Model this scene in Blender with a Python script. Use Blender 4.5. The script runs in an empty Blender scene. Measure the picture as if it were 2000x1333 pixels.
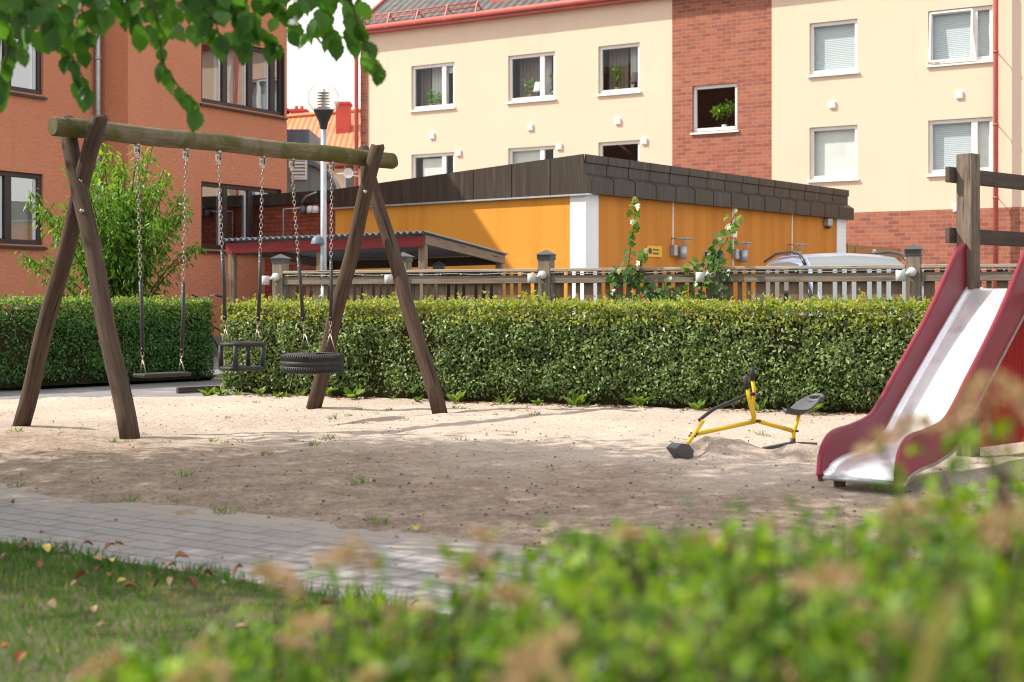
import bpy, math, random
import numpy as np
from mathutils import Vector, Matrix, noise as mnoise
RD = random.Random(11); NR = np.random.default_rng(11)
SC = bpy.context.scene; COL = SC.collection
PI = math.pi
# ---------------------------------------------------------------- camera model used to lay the place out in metres
F, HZ, CH = 2800.0, 590.0, 1.05
def P(x, y, Y): return np.array([(x-1000)/F*Y, Y, CH-(y-HZ)/F*Y])
def G(x, y):
    Y = CH*F/(y-HZ); return np.array([(x-1000)/F*Y, Y, 0.0])
def unit(v):
    v = np.asarray(v, float); return v/np.linalg.norm(v)
class Plane:                       # an upright plane: s runs along it, z up, off is outwards
    def __init__(self, p0, u, flip=False):
        self.p = np.asarray(p0, float); self.u = unit(u)
        n = np.array([self.u[1], -self.u[0]]); self.n = -n if flip else n
    def at(self, x, y):
        r = (x-1000)/F
        s = (r*self.p[1]-self.p[0])/(self.u[0]-r*self.u[1]); Y = self.p[1]+s*self.u[1]
        return s, CH-(y-HZ)/F*Y
    def s(self, x): return self.at(x, HZ)[0]
    def pt(self, s, z, off=0.0):
        q = self.p+self.u*s+self.n*off; return np.array([q[0], q[1], z])
    def px(self, x, y, off=0.0): return self.pt(*self.at(x, y), off)
    def ax(self): return np.array([[self.u[0], self.u[1], 0], [self.n[0], self.n[1], 0], [0, 0, 1.0]])
# ---------------------------------------------------------------- objects
WLOC = {}
def tag(o, label=None, cat=None, group=None, kind=None):
    if label: o['label'] = label
    if cat: o['category'] = cat
    if group: o['group'] = group
    if kind: o['kind'] = kind
    return o
def thing(name, label, cat, loc=(0, 0, 0), group=None):
    o = bpy.data.objects.new(name, None); COL.objects.link(o); o.location = tuple(float(a) for a in loc)
    o.empty_display_size = .1; WLOC[o.name] = np.array(loc, float)
    return tag(o, label, cat, group)
def copy_tree(o, parent=None):
    c = o.copy(); COL.objects.link(c)
    if parent is not None: c.parent = parent
    for ch in list(o.children): copy_tree(ch, c)
    return c
def link(name, me, parent):
    o = bpy.data.objects.new(name, me); COL.objects.link(o)
    base = np.zeros(3)
    if parent is not None:
        o.parent = parent; base = WLOC[parent.name]
    WLOC[o.name] = base
    return o
class MB:
    def __init__(self): self.v = []; self.f = []; self.m = []; self.sm = []; self.uv = []; self.nv = 0
    def add(self, v, f, mat=0, smooth=False, uv=None):
        b = self.nv; self.v.extend([tuple(map(float, q)) for q in v]); self.nv += len(v)
        for i, fc in enumerate(f):
            self.f.append([b+k for k in fc]); self.m.append(mat); self.sm.append(smooth)
            self.uv.append(None if uv is None else uv[i])
        return self
    def quad(self, a, b, c, d, mat=0): return self.add([a, b, c, d], [(0, 1, 2, 3)], mat)
    def box(self, c, size, ax=None, mat=0, uv='grain'):
        ax = np.eye(3) if ax is None else np.asarray(ax, float); c = np.asarray(c, float); h = np.asarray(size, float)/2
        V = []; L = []
        for i in (-1, 1):
            for j in (-1, 1):
                for k in (-1, 1):
                    l = np.array([i, j, k])*h; L.append(l); V.append(c+l@ax)
        F_ = [(0, 1, 3, 2), (4, 6, 7, 5), (0, 4, 5, 1), (2, 3, 7, 6), (0, 2, 6, 4), (1, 5, 7, 3)]
        if np.linalg.det(ax) < 0: F_ = [f[::-1] for f in F_]
        U = None
        if uv == 'grain':
            U = []; o1, o2 = RD.random()*5, RD.random()*5
            for k, f in enumerate(F_):
                a = k//2; i, j = [q for q in range(3) if q != a]
                if size[i] > size[j]: i, j = j, i
                U.append([(L[q][i]+o1+a, L[q][j]+o2) for q in f])
        return self.add(V, F_, mat, False, U)
    def wbox(self, pl, s0, s1, z0, z1, o0, o1, mat=0, uv='auto'):
        return self.box(pl.pt((s0+s1)/2, (z0+z1)/2, (o0+o1)/2), (abs(s1-s0), abs(o1-o0), abs(z1-z0)), pl.ax(), mat, uv)
    def bar(self, a, b, w, h, up=(0, 0, 1), mat=0):
        a = np.asarray(a, float); b = np.asarray(b, float); d = unit(b-a); x = np.cross(d, up); x = unit(x); z = np.cross(x, d)
        return self.box((a+b)/2, (w, np.linalg.norm(b-a), h), np.array([x, d, z]), mat)
    def tube(self, pts, r, n=8, mat=0, cap=True, smooth=True):
        pts = [np.asarray(p, float) for p in pts]; m = len(pts)
        rs = [r]*m if np.isscalar(r) else list(r)
        V = []; uvr = []; ln = 0; prev = None
        for i, p in enumerate(pts):
            t = unit(pts[min(i+1, m-1)]-pts[max(i-1, 0)])
            if prev is None:
                ref = np.array([0, 0, 1.0]) if abs(t[2]) < .9 else np.array([1.0, 0, 0]); x = unit(np.cross(t, ref))
            else: x = unit(prev-t*np.dot(prev, t))
            prev = x; y = np.cross(t, x)
            if i: ln += np.linalg.norm(p-pts[i-1])
            uvr.append(ln)
            for k in range(n):
                a = 2*PI*k/n; V.append(p+rs[i]*(math.cos(a)*x+math.sin(a)*y))
        Fc = []; U = []; rm = max(rs); o1 = RD.random()*7
        for i in range(m-1):
            for k in range(n):
                k2 = (k+1) % n
                Fc.append((i*n+k, i*n+k2, (i+1)*n+k2, (i+1)*n+k)); w = 2*PI*rm/n
                U.append([(k*w+o1, uvr[i]), ((k+1)*w+o1, uvr[i]), ((k+1)*w+o1, uvr[i+1]), (k*w+o1, uvr[i+1])])
        b0 = self.nv
        self.add(V, Fc, mat, smooth, U)
        if cap:
            e = (m-1)*n
            cu = [(o1+.02*math.cos(2*PI*k/n), .3*rm*math.sin(2*PI*k/n)) for k in range(n)]
            for ring, rev in ((list(range(n)), True), (list(range(e, e+n)), False)):
                self.f.append([b0+q for q in (ring[::-1] if rev else ring)]); self.m.append(mat); self.sm.append(False); self.uv.append(cu)
        return self
    def lathe(self, prof, c=(0, 0, 0), n=24, mat=0, smooth=True, ax=None):
        c = np.asarray(c, float); ax = np.eye(3) if ax is None else np.asarray(ax, float); V = []
        for r, z in prof:
            for k in range(n):
                a = 2*PI*k/n; V.append(c+np.array([r*math.cos(a), r*math.sin(a), z])@ax)
        Fc = [(i*n+k, i*n+(k+1) % n, (i+1)*n+(k+1) % n, (i+1)*n+k) for i in range(len(prof)-1) for k in range(n)]
        return self.add(V, Fc, mat, smooth)
    def prism(self, poly, d, mat=0, smooth=False):          # poly: 3D outline, d: extrusion
        n = len(poly); d = np.asarray(d, float); A = [np.asarray(p, float) for p in poly]; B = [p+d for p in A]
        self.add(A+B, [tuple(range(n))[::-1], tuple(range(n, 2*n))], mat)
        self.add(A+B, [(i, (i+1) % n, n+(i+1) % n, n+i) for i in range(n)], mat, smooth)
        return self  # solid dark core; its colour stands for shade between the branches
    def build(self, name, mats, parent=None, bevel=0, label=None):
        me = bpy.data.meshes.new(name)
        base = WLOC[parent.name] if parent is not None else np.zeros(3)
        used = sorted({k for f in self.f for k in f}); mp = {k: i for i, k in enumerate(used)}
        V = np.array(self.v)[used]-base
        me.from_pydata([tuple(q) for q in V], [], [[mp[k] for k in f] for f in self.f])
        for m in (mats if isinstance(mats, (list, tuple)) else [mats]): me.materials.append(m)
        me.polygons.foreach_set('material_index', self.m); me.polygons.foreach_set('use_smooth', self.sm)
        ul = me.uv_layers.new(name='UVMap')
        W = np.array(self.v); flat = []
        for fi, f in enumerate(self.f):
            u = self.uv[fi]
            if u is not None: flat.extend(u); continue
            a, b, c = W[f[0]], W[f[1]], W[f[2]]; nn = np.cross(b-a, c-a); L = np.linalg.norm(nn); nn = nn/L if L > 1e-12 else np.array([0, 0, 1.0])
            if abs(nn[2]) > .75: flat.extend([(W[q][0], W[q][1]) for q in f])
            else:
                t = unit(np.array([-nn[1], nn[0], 0])); flat.extend([(float(W[q]@t), float(W[q][2])) for q in f])
        ul.data.foreach_set('uv', np.array(flat, dtype=np.float32).ravel())
        me.update()
        o = link(name, me, parent)
        if bevel:
            b = o.modifiers.new('b', 'BEVEL'); b.width = bevel; b.segments = 2; b.limit_method = 'ANGLE'; b.angle_limit = math.radians(40)
        if label: o['label'] = label
        return o
def scatter(name, tv, tf, pos, ax, nr, sc, mats, parent=None, rnd=None, smooth=False, midx=None):
    tv = np.asarray(tv, float); n = len(pos); k = len(tv)
    ax = ax/np.linalg.norm(ax, axis=1)[:, None]
    y = np.cross(nr, ax); y /= (np.linalg.norm(y, axis=1)[:, None]+1e-9); z = np.cross(ax, y)
    sc = np.asarray(sc, float)
    if sc.ndim == 1: sc = np.repeat(sc[:, None], 3, 1)
    V = pos[:, None, :] + (sc[:, 0:1]*tv[None, :, 0])[:, :, None]*ax[:, None, :] + (sc[:, 1:2]*tv[None, :, 1])[:, :, None]*y[:, None, :] + (sc[:, 2:3]*tv[None, :, 2])[:, :, None]*z[:, None, :]
    base = WLOC[parent.name] if parent is not None else np.zeros(3)
    V = (V.reshape(-1, 3)-base).astype(np.float32)
    lens = np.array([len(f) for f in tf]); fl = np.concatenate([np.array(f) for f in tf])
    loops = (fl[None, :]+(np.arange(n)*k)[:, None]).ravel().astype(np.int32)
    tot = np.tile(lens, n); start = np.concatenate([[0], np.cumsum(tot)[:-1]]).astype(np.int32)
    me = bpy.data.meshes.new(name)
    me.vertices.add(len(V)); me.vertices.foreach_set('co', V.ravel())
    me.loops.add(len(loops)); me.loops.foreach_set('vertex_index', loops)
    me.polygons.add(len(tot)); me.polygons.foreach_set('loop_start', start)
    for m in (mats if isinstance(mats, (list, tuple)) else [mats]): me.materials.append(m)
    if midx is not None: me.polygons.foreach_set('material_index', np.repeat(midx, len(tf)).astype(np.int32))
    if smooth: me.polygons.foreach_set('use_smooth', np.ones(len(tot), bool))
    me.update(calc_edges=True)
    rnd = NR.random(n) if rnd is None else rnd
    a = me.attributes.new('rnd', 'FLOAT', 'FACE'); a.data.foreach_set('value', np.repeat(rnd, len(tf)).astype(np.float32))
    return link(name, me, parent)
def rv(n): 
    v = NR.normal(size=(n, 3)); return v/np.linalg.norm(v, axis=1)[:, None]
# ---------------------------------------------------------------- materials
def srgb(r, g, b):
    f = lambda c: (c/255/12.92) if c/255 <= .04045 else ((c/255+.055)/1.055)**2.4
    return (f(r), f(g), f(b))
def C4(c): return (c[0], c[1], c[2], 1)
class NT:
    def __init__(self, name):
        self.m = bpy.data.materials.new(name); self.m.use_nodes = True; self.t = self.m.node_tree; self.t.nodes.clear()
        self.out = self.n('ShaderNodeOutputMaterial'); self.b = self.n('ShaderNodeBsdfPrincipled'); self.l(self.b.outputs[0], self.out.inputs[0])
    def n(self, ty, **kw):
        q = self.t.nodes.new(ty)
        for k, v in kw.items():
            if hasattr(q, k): setattr(q, k, v)
            else: q.inputs[k.replace('_', ' ')].default_value = v
        return q
    def l(self, a, b): self.t.links.new(a, b)
    def co(self, kind='Object', scale=(1, 1, 1), rot=(0, 0, 0)):
        tc = self.n('ShaderNodeTexCoord'); mp = self.n('ShaderNodeMapping'); mp.inputs['Scale'].default_value = scale; mp.inputs['Rotation'].default_value = rot
        self.l(tc.outputs[kind], mp.inputs[0]); return mp.outputs[0]
    def noise(self, co, scale, detail=5, rough=.55, dist=0):
        q = self.n('ShaderNodeTexNoise', Scale=scale, Detail=detail, Roughness=rough, Distortion=dist); self.l(co, q.inputs['Vector']); return q.outputs['Fac']
    def ramp(self, fac, stops):
        r = self.n('ShaderNodeValToRGB'); e = r.color_ramp.elements
        while len(e) < len(stops): e.new(.5)
        for i, (p, c) in enumerate(stops): e[i].position = p; e[i].color = C4(c) if not np.isscalar(c) else (c, c, c, 1)
        self.l(fac, r.inputs[0]); return r.outputs[0]
    def mix(self, fac, a, b, mode='MIX'):
        q = self.n('ShaderNodeMix', data_type='RGBA', blend_type=mode)
        if np.isscalar(fac): q.inputs[0].default_value = fac
        else: self.l(fac, q.inputs[0])
        for s, i in ((a, 6), (b, 7)):
            if isinstance(s, (tuple, list)): q.inputs[i].default_value = C4(s)
            else: self.l(s, q.inputs[i])
        return q.outputs[2]
    def bump(self, h, strength=.3, dist=.01, prev=None):
        q = self.n('ShaderNodeBump', Strength=strength, Distance=dist); self.l(h, q.inputs['Height'])
        if prev is not None: self.l(prev, q.inputs['Normal'])
        return q.outputs[0]
    def fin(self, col, rough=.7, spec=.4, metal=0, normal=None):
        b = self.b
        if isinstance(col, (tuple, list)): b.inputs['Base Color'].default_value = C4(col)
        else: self.l(col, b.inputs['Base Color'])
        if np.isscalar(rough): b.inputs['Roughness'].default_value = rough
        else: self.l(rough, b.inputs['Roughness'])
        b.inputs['Specular IOR Level'].default_value = spec; b.inputs['Metallic'].default_value = metal
        if normal is not None: self.l(normal, b.inputs['Normal'])
        return self.m
def mk(name, c1, c2=None, sc=4, rough=.7, spec=.35, metal=0, bump=0, bsc=60, coord='Object', st=(1, 1, 1), lo=.35, hi=.65, c3=None, sc3=1.5, lo3=.56, hi3=.7, bd=.01, detail=5):
    t = NT(name); co = t.co(coord, st); c2 = c2 or tuple(x*.8 for x in c1)
    col = t.ramp(t.noise(co, sc, detail), [(lo, c1), (hi, c2)])
    if c3: col = t.mix(t.ramp(t.noise(co, sc3, 6, .6, .3), [(lo3, 0.), (hi3, 1.)]), col, c3)
    nm = t.bump(t.noise(co, bsc, 4), bump, bd) if bump else None
    return t.fin(col, rough, spec, metal, nm)
def leafmat(name, cols, trans=.35, rough=.45, spec=.35, tcol=1.5):
    t = NT(name); a = t.n('ShaderNodeAttribute', attribute_name='rnd')
    col = t.ramp(a.outputs['Fac'], [(i/(len(cols)-1), c) for i, c in enumerate(cols)])
    t.fin(col, rough, spec)
    tr = t.n('ShaderNodeBsdfTranslucent'); t.l(t.mix(1.0, col, (tcol*1.1, tcol*1.15, tcol*.55), 'MULTIPLY'), tr.inputs[0])
    mx = t.n('ShaderNodeMixShader'); mx.inputs[0].default_value = trans
    t.l(t.b.outputs[0], mx.inputs[1]); t.l(tr.outputs[0], mx.inputs[2]); t.l(mx.outputs[0], t.out.inputs[0])
    return t.m
def woodmat(name, c1, c2, dark, moss=None, rough=.8, st=(14, 1.0, 1), mosslo=.5, mosshi=.62, crack=.9):
    t = NT(name); co = t.co('UV', st); co2 = t.co('UV', (1, 1, 1)); obj = t.co('Object')
    g = t.noise(co, 2.2, 8, .65, .4)
    col = t.ramp(g, [(.3, c1), (.7, c2)])
    ck = t.ramp(t.noise(t.co('UV', (st[0]*1.3, .7, 1)), 2.0, 3, .5), [(.30, 1.), (.36, 0.)])
    col = t.mix(ck, col, dark)
    spot = t.ramp(t.noise(co2, 9, 3), [(.68, 0.), (.74, .6)]); col = t.mix(spot, col, dark)
    if moss:
        mm = t.ramp(t.noise(obj, 2.6, 7, .7, .6), [(mosslo, 0.), (mosshi, .85)]); col = t.mix(mm, col, moss)
    h = t.mix(crack, g, ck, 'SUBTRACT')
    return t.fin(col, rough, .2, 0, t.bump(h, .5, .008))
def brickmat(name, w, h, cols, mortar, coord='UV', msize=.008, bump=.6):
    t = NT(name); co = t.co(coord)
    br = t.n('ShaderNodeTexBrick', Scale=1.0, Mortar_Size=msize, Mortar_Smooth=.1, Bias=0.0, Brick_Width=w, Row_Height=h); br.offset = .5
    t.l(co, br.inputs['Vector']); br.inputs['Color1'].default_value = (0, 0, 0, 1); br.inputs['Color2'].default_value = (1, 1, 1, 1); br.inputs['Mortar'].default_value = (.5, .5, .5, 1)
    rgb = t.n('ShaderNodeSeparateColor'); t.l(br.outputs['Color'], rgb.inputs[0])
    col = t.ramp(rgb.outputs[0], [(i/(len(cols)-1), c) for i, c in enumerate(cols)])
    col = t.mix(.35, col, t.ramp(t.noise(co, 9, 5), [(.3, tuple(x*.6 for x in cols[0])), (.7, tuple(min(1, x*1.3) for x in cols[-1]))]))
    col = t.mix(br.outputs['Fac'], col, mortar)
    hh = t.mix(.25, t.ramp(br.outputs['Fac'], [(0, 1.), (1, 0.)]), t.noise(co, 60, 3))
    return t.fin(col, .85, .2, 0, t.bump(hh, bump, .01))
def glassmat(name, tint=(.85, .9, .9), refl=.12):
    t = NT(name); tr = t.n('ShaderNodeBsdfTransparent'); tr.inputs[0].default_value = C4(tint)
    gl = t.n('ShaderNodeBsdfGlossy'); gl.inputs['Roughness'].default_value = .01; gl.inputs[0].default_value = (.95, .97, 1, 1)
    lw = t.n('ShaderNodeLayerWeight'); lw.inputs[0].default_value = .5
    pw = t.n('ShaderNodeMath', operation='POWER'); pw.inputs[1].default_value = 5.0; t.l(lw.outputs['Facing'], pw.inputs[0])
    ad = t.n('ShaderNodeMath', operation='ADD'); ad.inputs[1].default_value = refl; ad.use_clamp = True; t.l(pw.outputs[0], ad.inputs[0])
    nz = t.bump(t.noise(t.co('Object'), 1.3, 1), .03, .05); t.l(nz, gl.inputs['Normal'])
    mx = t.n('ShaderNodeMixShader'); t.l(ad.outputs[0], mx.inputs[0]); t.l(tr.outputs[0], mx.inputs[1]); t.l(gl.outputs[0], mx.inputs[2]); t.l(mx.outputs[0], t.out.inputs[0])
    return t.m
M = {}
# sand: pale, with tree shade painted as brown clods, specks and a rough surface
def sandmat():
    t = NT('sand'); co = t.co('Object')
    col = t.ramp(t.noise(co, .9, 8, .6), [(.3, (.63, .53, .45)), (.7, (.50, .405, .335))])
    pa = t.n('ShaderNodeAttribute', attribute_name='soil')  # mask of the band where tree shade is painted browner
    col = t.mix(pa.outputs['Fac'], col, t.ramp(t.noise(co, 3.5, 8, .65), [(.38, (.52, .405, .32)), (.64, (.30, .225, .172))]))
    g1 = t.noise(co, 34, 7, .72); g2 = t.noise(co, 210, 3, .6)
    col = t.mix(t.ramp(g1, [(.52, 0.), (.66, .6)]), col, (.17, .125, .092))
    g3 = t.n('ShaderNodeMath', operation='MULTIPLY'); t.l(t.ramp(t.noise(co, 19, 9, .78), [(.46, 0.), (.62, .7)]), g3.inputs[0]); t.l(pa.outputs['Fac'], g3.inputs[1]); col = t.mix(g3.outputs[0], col, (.175, .128, .095))  # clod relief in the shade band painted as dark specks
    g4 = t.n('ShaderNodeMath', operation='MULTIPLY'); t.l(t.ramp(t.noise(co, 47, 6, .7), [(.55, 0.), (.64, .7)]), g4.inputs[0]); t.l(pa.outputs['Fac'], g4.inputs[1]); col = t.mix(g4.outputs[0], col, (.52, .42, .35))
    col = t.mix(t.ramp(t.noise(co, 24, 4, .6), [(.66, 0.), (.70, .75)]), col, (.115, .088, .065))
    col = t.mix(t.ramp(g2, [(.63, 0.), (.70, .5)]), col, (.80, .70, .58))
    b = t.bump(t.noise(co, 8, 7, .7), .85, .07); b = t.bump(g1, .9, .02, b); b = t.bump(g2, .4, .004, b)
    return t.fin(col, .95, .1, 0, b)
M['sand'] = sandmat()
def pavmat():
    t = NT('pavers'); co = t.co('UV')
    br = t.n('ShaderNodeTexBrick', Scale=1.0, Mortar_Size=.005, Mortar_Smooth=.2, Bias=0.0, Brick_Width=.28, Row_Height=.14); br.offset = .5
    t.l(co, br.inputs['Vector']); br.inputs['Color1'].default_value = (0, 0, 0, 1); br.inputs['Color2'].default_value = (1, 1, 1, 1)
    sp = t.n('ShaderNodeSeparateColor'); t.l(br.outputs['Color'], sp.inputs[0])
    col = t.ramp(sp.outputs[0], [(0, (.225, .21, .205)), (1, (.285, .265, .26))])
    col = t.mix(.45, col, t.ramp(t.noise(co, 7, 8, .75), [(.3, (.17, .157, .155)), (.7, (.34, .32, .315))]))
    col = t.mix(br.outputs['Fac'], col, (.075, .06, .05))
    sx = t.n('ShaderNodeSeparateXYZ'); t.l(co, sx.inputs[0]); mr = t.n('ShaderNodeMapRange'); mr.inputs[1].default_value = PV-.75; mr.inputs[2].default_value = PV+.1; t.l(sx.outputs['Y'], mr.inputs[0])
    ad = t.n('ShaderNodeMath', operation='MULTIPLY_ADD'); ad.inputs[1].default_value = .45; t.l(mr.outputs[0], ad.inputs[0]); t.l(t.noise(co, 2.6, 8, .7), ad.inputs[2])
    grit = t.ramp(ad.outputs[0], [(.62, 0.), (.9, .9)]); col = t.mix(grit, col, (.33, .275, .235))
    col = t.mix(t.ramp(t.noise(co, 38, 4, .6), [(.67, 0.), (.71, .8)]), col, (.1, .075, .055))
    h = t.mix(.3, t.ramp(br.outputs['Fac'], [(0, 1.), (1, 0.)]), t.noise(co, 50, 5))
    return t.fin(col, .85, .25, 0, t.bump(h, .6, .01))
PV = float(np.dot(np.array([-1.0, 7.12]), np.array([1.86, 2.6])/math.hypot(1.86, 2.6)))
M['paver'] = pavmat()
M['asphalt'] = mk('asphalt', (.24, .235, .24), (.17, .165, .17), 1.2, .9, .2, bump=.4, bsc=120, c3=(.36, .30, .25), sc3=1.1)
M['soil'] = mk('soil', (.10, .085, .055), (.06, .075, .03), 6, .95, .1, bump=.8, bsc=30, bd=.02)
M['brick'] = brickmat('red_brick', .30, .105, [(.27, .085, .055), (.37, .125, .075), (.44, .165, .095), (.24, .085, .065)], (.33, .21, .165))
M['brick_dark'] = brickmat('dark_red_brick', .26, .09, [(.22, .05, .035), (.30, .07, .045), (.33, .085, .05)], (.10, .045, .035))
def stucco(name, c1, c2, streak, bs=.35, bsc=45, bd=.012, sm=(.6, .8)):
    t = NT(name); co = t.co('Object'); uv = t.co('UV', (1, .05, 1))
    col = t.ramp(t.noise(co, .7, 7, .6), [(.3, c1), (.72, c2)])
    col = t.mix(t.ramp(t.noise(uv, 3.2, 5, .6), [(sm[0], 0.), (sm[1], .5)]), col, streak)
    return t.fin(col, .92, .15, 0, t.bump(t.noise(co, bsc, 6, .65), bs, bd))
M['plaster'] = stucco('yellow_plaster', (.71, .555, .425), (.685, .525, .395), (.60, .445, .32), .15, 30, .01)
M['coral'] = stucco('coral_render', (.59, .245, .145), (.54, .215, .125), (.46, .17, .095), 1.0, 18, .03)
M['orange'] = stucco('orange_render', (.67, .29, .05), (.62, .26, .042), (.50, .19, .03), .15, 60, .006, (.5, .7))
M['orange_board'] = stucco('orange_board', (.58, .235, .048), (.53, .205, .04), (.40, .145, .028), .1, 60, .004, (.42, .62))
M['white'] = mk('white_paint', (.80, .79, .77), (.74, .73, .71), 2, .5, .4)
M['white_wall'] = mk('white_render', (.78, .78, .78), (.72, .72, .72), 2, .85, .2, bump=.1)
M['fascia'] = mk('brown_sheet_metal', (.050, .035, .025), (.029, .0205, .015), 2.2, .45, .35, coord='UV', st=(5, .35, 1), c3=(.075, .06, .048), sc3=2.0)
M['redmetal'] = mk('red_sheet_metal', (.46, .105, .085), (.38, .085, .068), 2, .5, .4)
M['redroof'] = mk('red_plastered_chimney', (.52, .10, .075), (.45, .085, .065), 3, .8, .2)
M['brownframe'] = mk('brown_window_frame', (.048, .034, .030), (.035, .026, .023), 3, .5, .4)
M['greysash'] = mk('pale_sash', (.55, .57, .6), (.5, .52, .55), 3, .5, .4)
M['dark_room'] = mk('dark_interior', (.05, .042, .038), (.03, .027, .025), 2, .9, .1)
M['glass'] = glassmat('window_glass', refl=.03)
M['glass_dark'] = glassmat('mirror_window_glass', (.75, .78, .78), .32)
M['curtain'] = mk('white_curtain', (.88, .85, .80), (.78, .75, .70), 2, .9, .1)
M['curtain_brown'] = mk('brown_curtain', (.40, .30, .245), (.31, .235, .19), 2, .9, .1)
def blindmat():
    t = NT('venetian_blind'); co = t.co('UV'); w = t.n('ShaderNodeTexWave', Scale=6.5, Distortion=0.0); w.bands_direction = 'Y'; t.l(co, w.inputs[0])
    return t.fin(t.ramp(w.outputs['Fac'], [(.3, (.50, .52, .55)), (.7, (.72, .74, .77))]), .5, .4, 0, t.bump(w.outputs['Fac'], .5, .01))
M['blind'] = blindmat()
def rooftile(name, c1, c2, per, coord='UV'):
    t = NT(name); co = t.co(coord); w = t.n('ShaderNodeTexWave', Scale=1/per/3.2, Distortion=0.0); w.bands_direction = 'X'; t.l(co, w.inputs[0])
    w2 = t.n('ShaderNodeTexWave', Scale=1/.34/6.4, Distortion=0.0, wave_profile='SAW'); w2.bands_direction = 'Y'; t.l(co, w2.inputs[0])
    col = t.ramp(t.noise(co, 3, 6), [(.3, c1), (.7, c2)])
    col = t.mix(t.ramp(w.outputs['Fac'], [(.1, .6), (.4, 0.)]), col, tuple(x*.35 for x in c1))
    h = t.mix(.4, w.outputs['Fac'], w2.outputs['Fac'])
    return t.fin(col, .7, .3, 0, t.bump(h, 1.0, .05))
M['blacktile'] = rooftile('black_roof_tile', (.075, .07, .068), (.13, .125, .12), .3)
M['orangetile'] = rooftile('orange_roof_tile', (.62, .19, .085), (.70, .25, .12), .25)
M['log'] = woodmat('log_wood', (.036, .023, .016), (.105, .068, .049), (.012, .008, .006), (.085, .09, .03), mosslo=.62, mosshi=.74)
M['moss_log'] = woodmat('mossy_log', (.095, .075, .048), (.20, .165, .115), (.026, .02, .015), (.070, .070, .012), mosslo=.41, mosshi=.56)
M['greywood'] = woodmat('weathered_wood', (.13, .10, .072), (.255, .21, .165), (.035, .026, .02), (.13, .14, .06), mosslo=.66, mosshi=.8)
M['railwood'] = woodmat('pale_handrail', (.25, .205, .155), (.42, .365, .295), (.08, .06, .045))
M['slatwood'] = woodmat('slat_wood', (.125, .086, .056), (.24, .17, .115), (.035, .024, .016))
M['darkwood'] = woodmat('dark_stained_wood', (.060, .044, .038), (.105, .078, .066), (.02, .015, .012))
M['postwood'] = woodmat('worn_post', (.085, .060, .045), (.23, .185, .15), (.022, .016, .012), (.12, .115, .03), mosslo=.66, mosshi=.8, st=(22, 2.2, 1))
M['newwood'] = woodmat('oiled_wood', (.30, .15, .06), (.40, .22, .10), (.14, .07, .03))
M['shedwood'] = woodmat('shed_wood', (.17, .115, .075), (.28, .20, .14), (.05, .035, .025))
M['maroon'] = woodmat('maroon_board', (.20, .032, .034), (.26, .045, .045), (.09, .02, .02))
M['redboard'] = woodmat('red_board', (.33, .016, .014), (.40, .022, .018), (.14, .01, .01))
M['galv'] = mk('galvanised_steel', (.42, .45, .48), (.34, .37, .40), 12, .45, .5, .6)
M['corrug'] = mk('corrugated_sheet', (.20, .22, .25), (.14, .155, .175), 3, .45, .5, .3)
M['chain'] = mk('chain_steel', (.42, .38, .34), (.28, .22, .18), 40, .35, .5, .9)
M['black'] = mk('black_plastic', (.022, .022, .024), (.030, .030, .032), 10, .55, .4)
M['rubber'] = mk('black_rubber', (.011, .011, .012), (.019, .018, .018), 14, .6, .4, bump=.2, bsc=80, c3=(.05, .045, .04), sc3=5, lo3=.62, hi3=.8)
M['greyplastic'] = mk('grey_plastic', (.065, .068, .075), (.05, .052, .058), 6, .42, .5)
M['yellow'] = mk('yellow_paint', (.74, .50, .012), (.68, .44, .01), 7, .4, .5, c3=(.30, .19, .03), sc3=14, lo3=.68, hi3=.74)
M['slidered'] = mk('red_gelcoat', (.205, .013, .030), (.17, .011, .025), 3, .45, .4, c3=(.22, .028, .042), sc3=2.2)
M['slidetrim'] = mk('worn_trim', (.32, .24, .22), (.22, .15, .14), 20, .6, .3)
def bedmat():
    t = NT('slide_steel'); co = t.co('Object'); d = t.ramp(t.noise(co, 4, 7, .7), [(.5, 0.), (.72, .45)])
    col = t.mix(d, (.95, .95, .97), (.70, .64, .61)); r = t.ramp(t.noise(co, 6, 5), [(.3, .24), (.7, .42)])
    return t.fin(col, r, .5, .72, t.bump(t.noise(co, 3.5, 3), .12, .02))
M['bed'] = bedmat()
M['carpaint'] = mk('silver_blue_car_paint', (.30, .36, .50), (.30, .36, .50), 2, .22, .5, .35)
M['carglass'] = mk('car_glass', (.12, .14, .15), (.12, .14, .15), 2, .04, 1.0)
M['carblack'] = mk('car_trim', (.02, .02, .022), None, 2, .3, .5)
M['bark'] = mk('bark', (.09, .07, .055), (.05, .04, .032), 14, .95, .1, bump=.9, bsc=25, bd=.03, st=(1, 1, .25))
M['twig'] = mk('twig', (.075, .055, .035), (.05, .037, .025), 14, .9, .1)
M['reedstem'] = mk('dry_stem', (.30, .21, .11), (.2, .14, .08), 14, .9, .1)
M['treeleaf'] = leafmat('tree_leaf', [(.022, .070, .010), (.04, .115, .013), (.07, .17, .018)], .48, .42, .3, 2.0)
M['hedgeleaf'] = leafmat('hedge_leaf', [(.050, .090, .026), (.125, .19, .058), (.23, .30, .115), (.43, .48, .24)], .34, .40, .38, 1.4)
M['hedgetop'] = leafmat('hedge_sunlit_top', [(.18, .25, .04), (.28, .34, .05), (.36, .37, .06), (.36, .27, .06)], .4, .45, .3, 1.3)  # yellower leaves paint the sunlight along the hedge tops
M['hedgeleft'] = leafmat('privet_leaf', [(.035, .10, .025), (.07, .175, .04), (.12, .25, .06)], .35, .38, .5, 1.4)
M['shrubleaf'] = leafmat('shrub_leaf', [(.05, .14, .018), (.11, .23, .024), (.24, .34, .035)], .45, .4, .35, 1.6)
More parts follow.
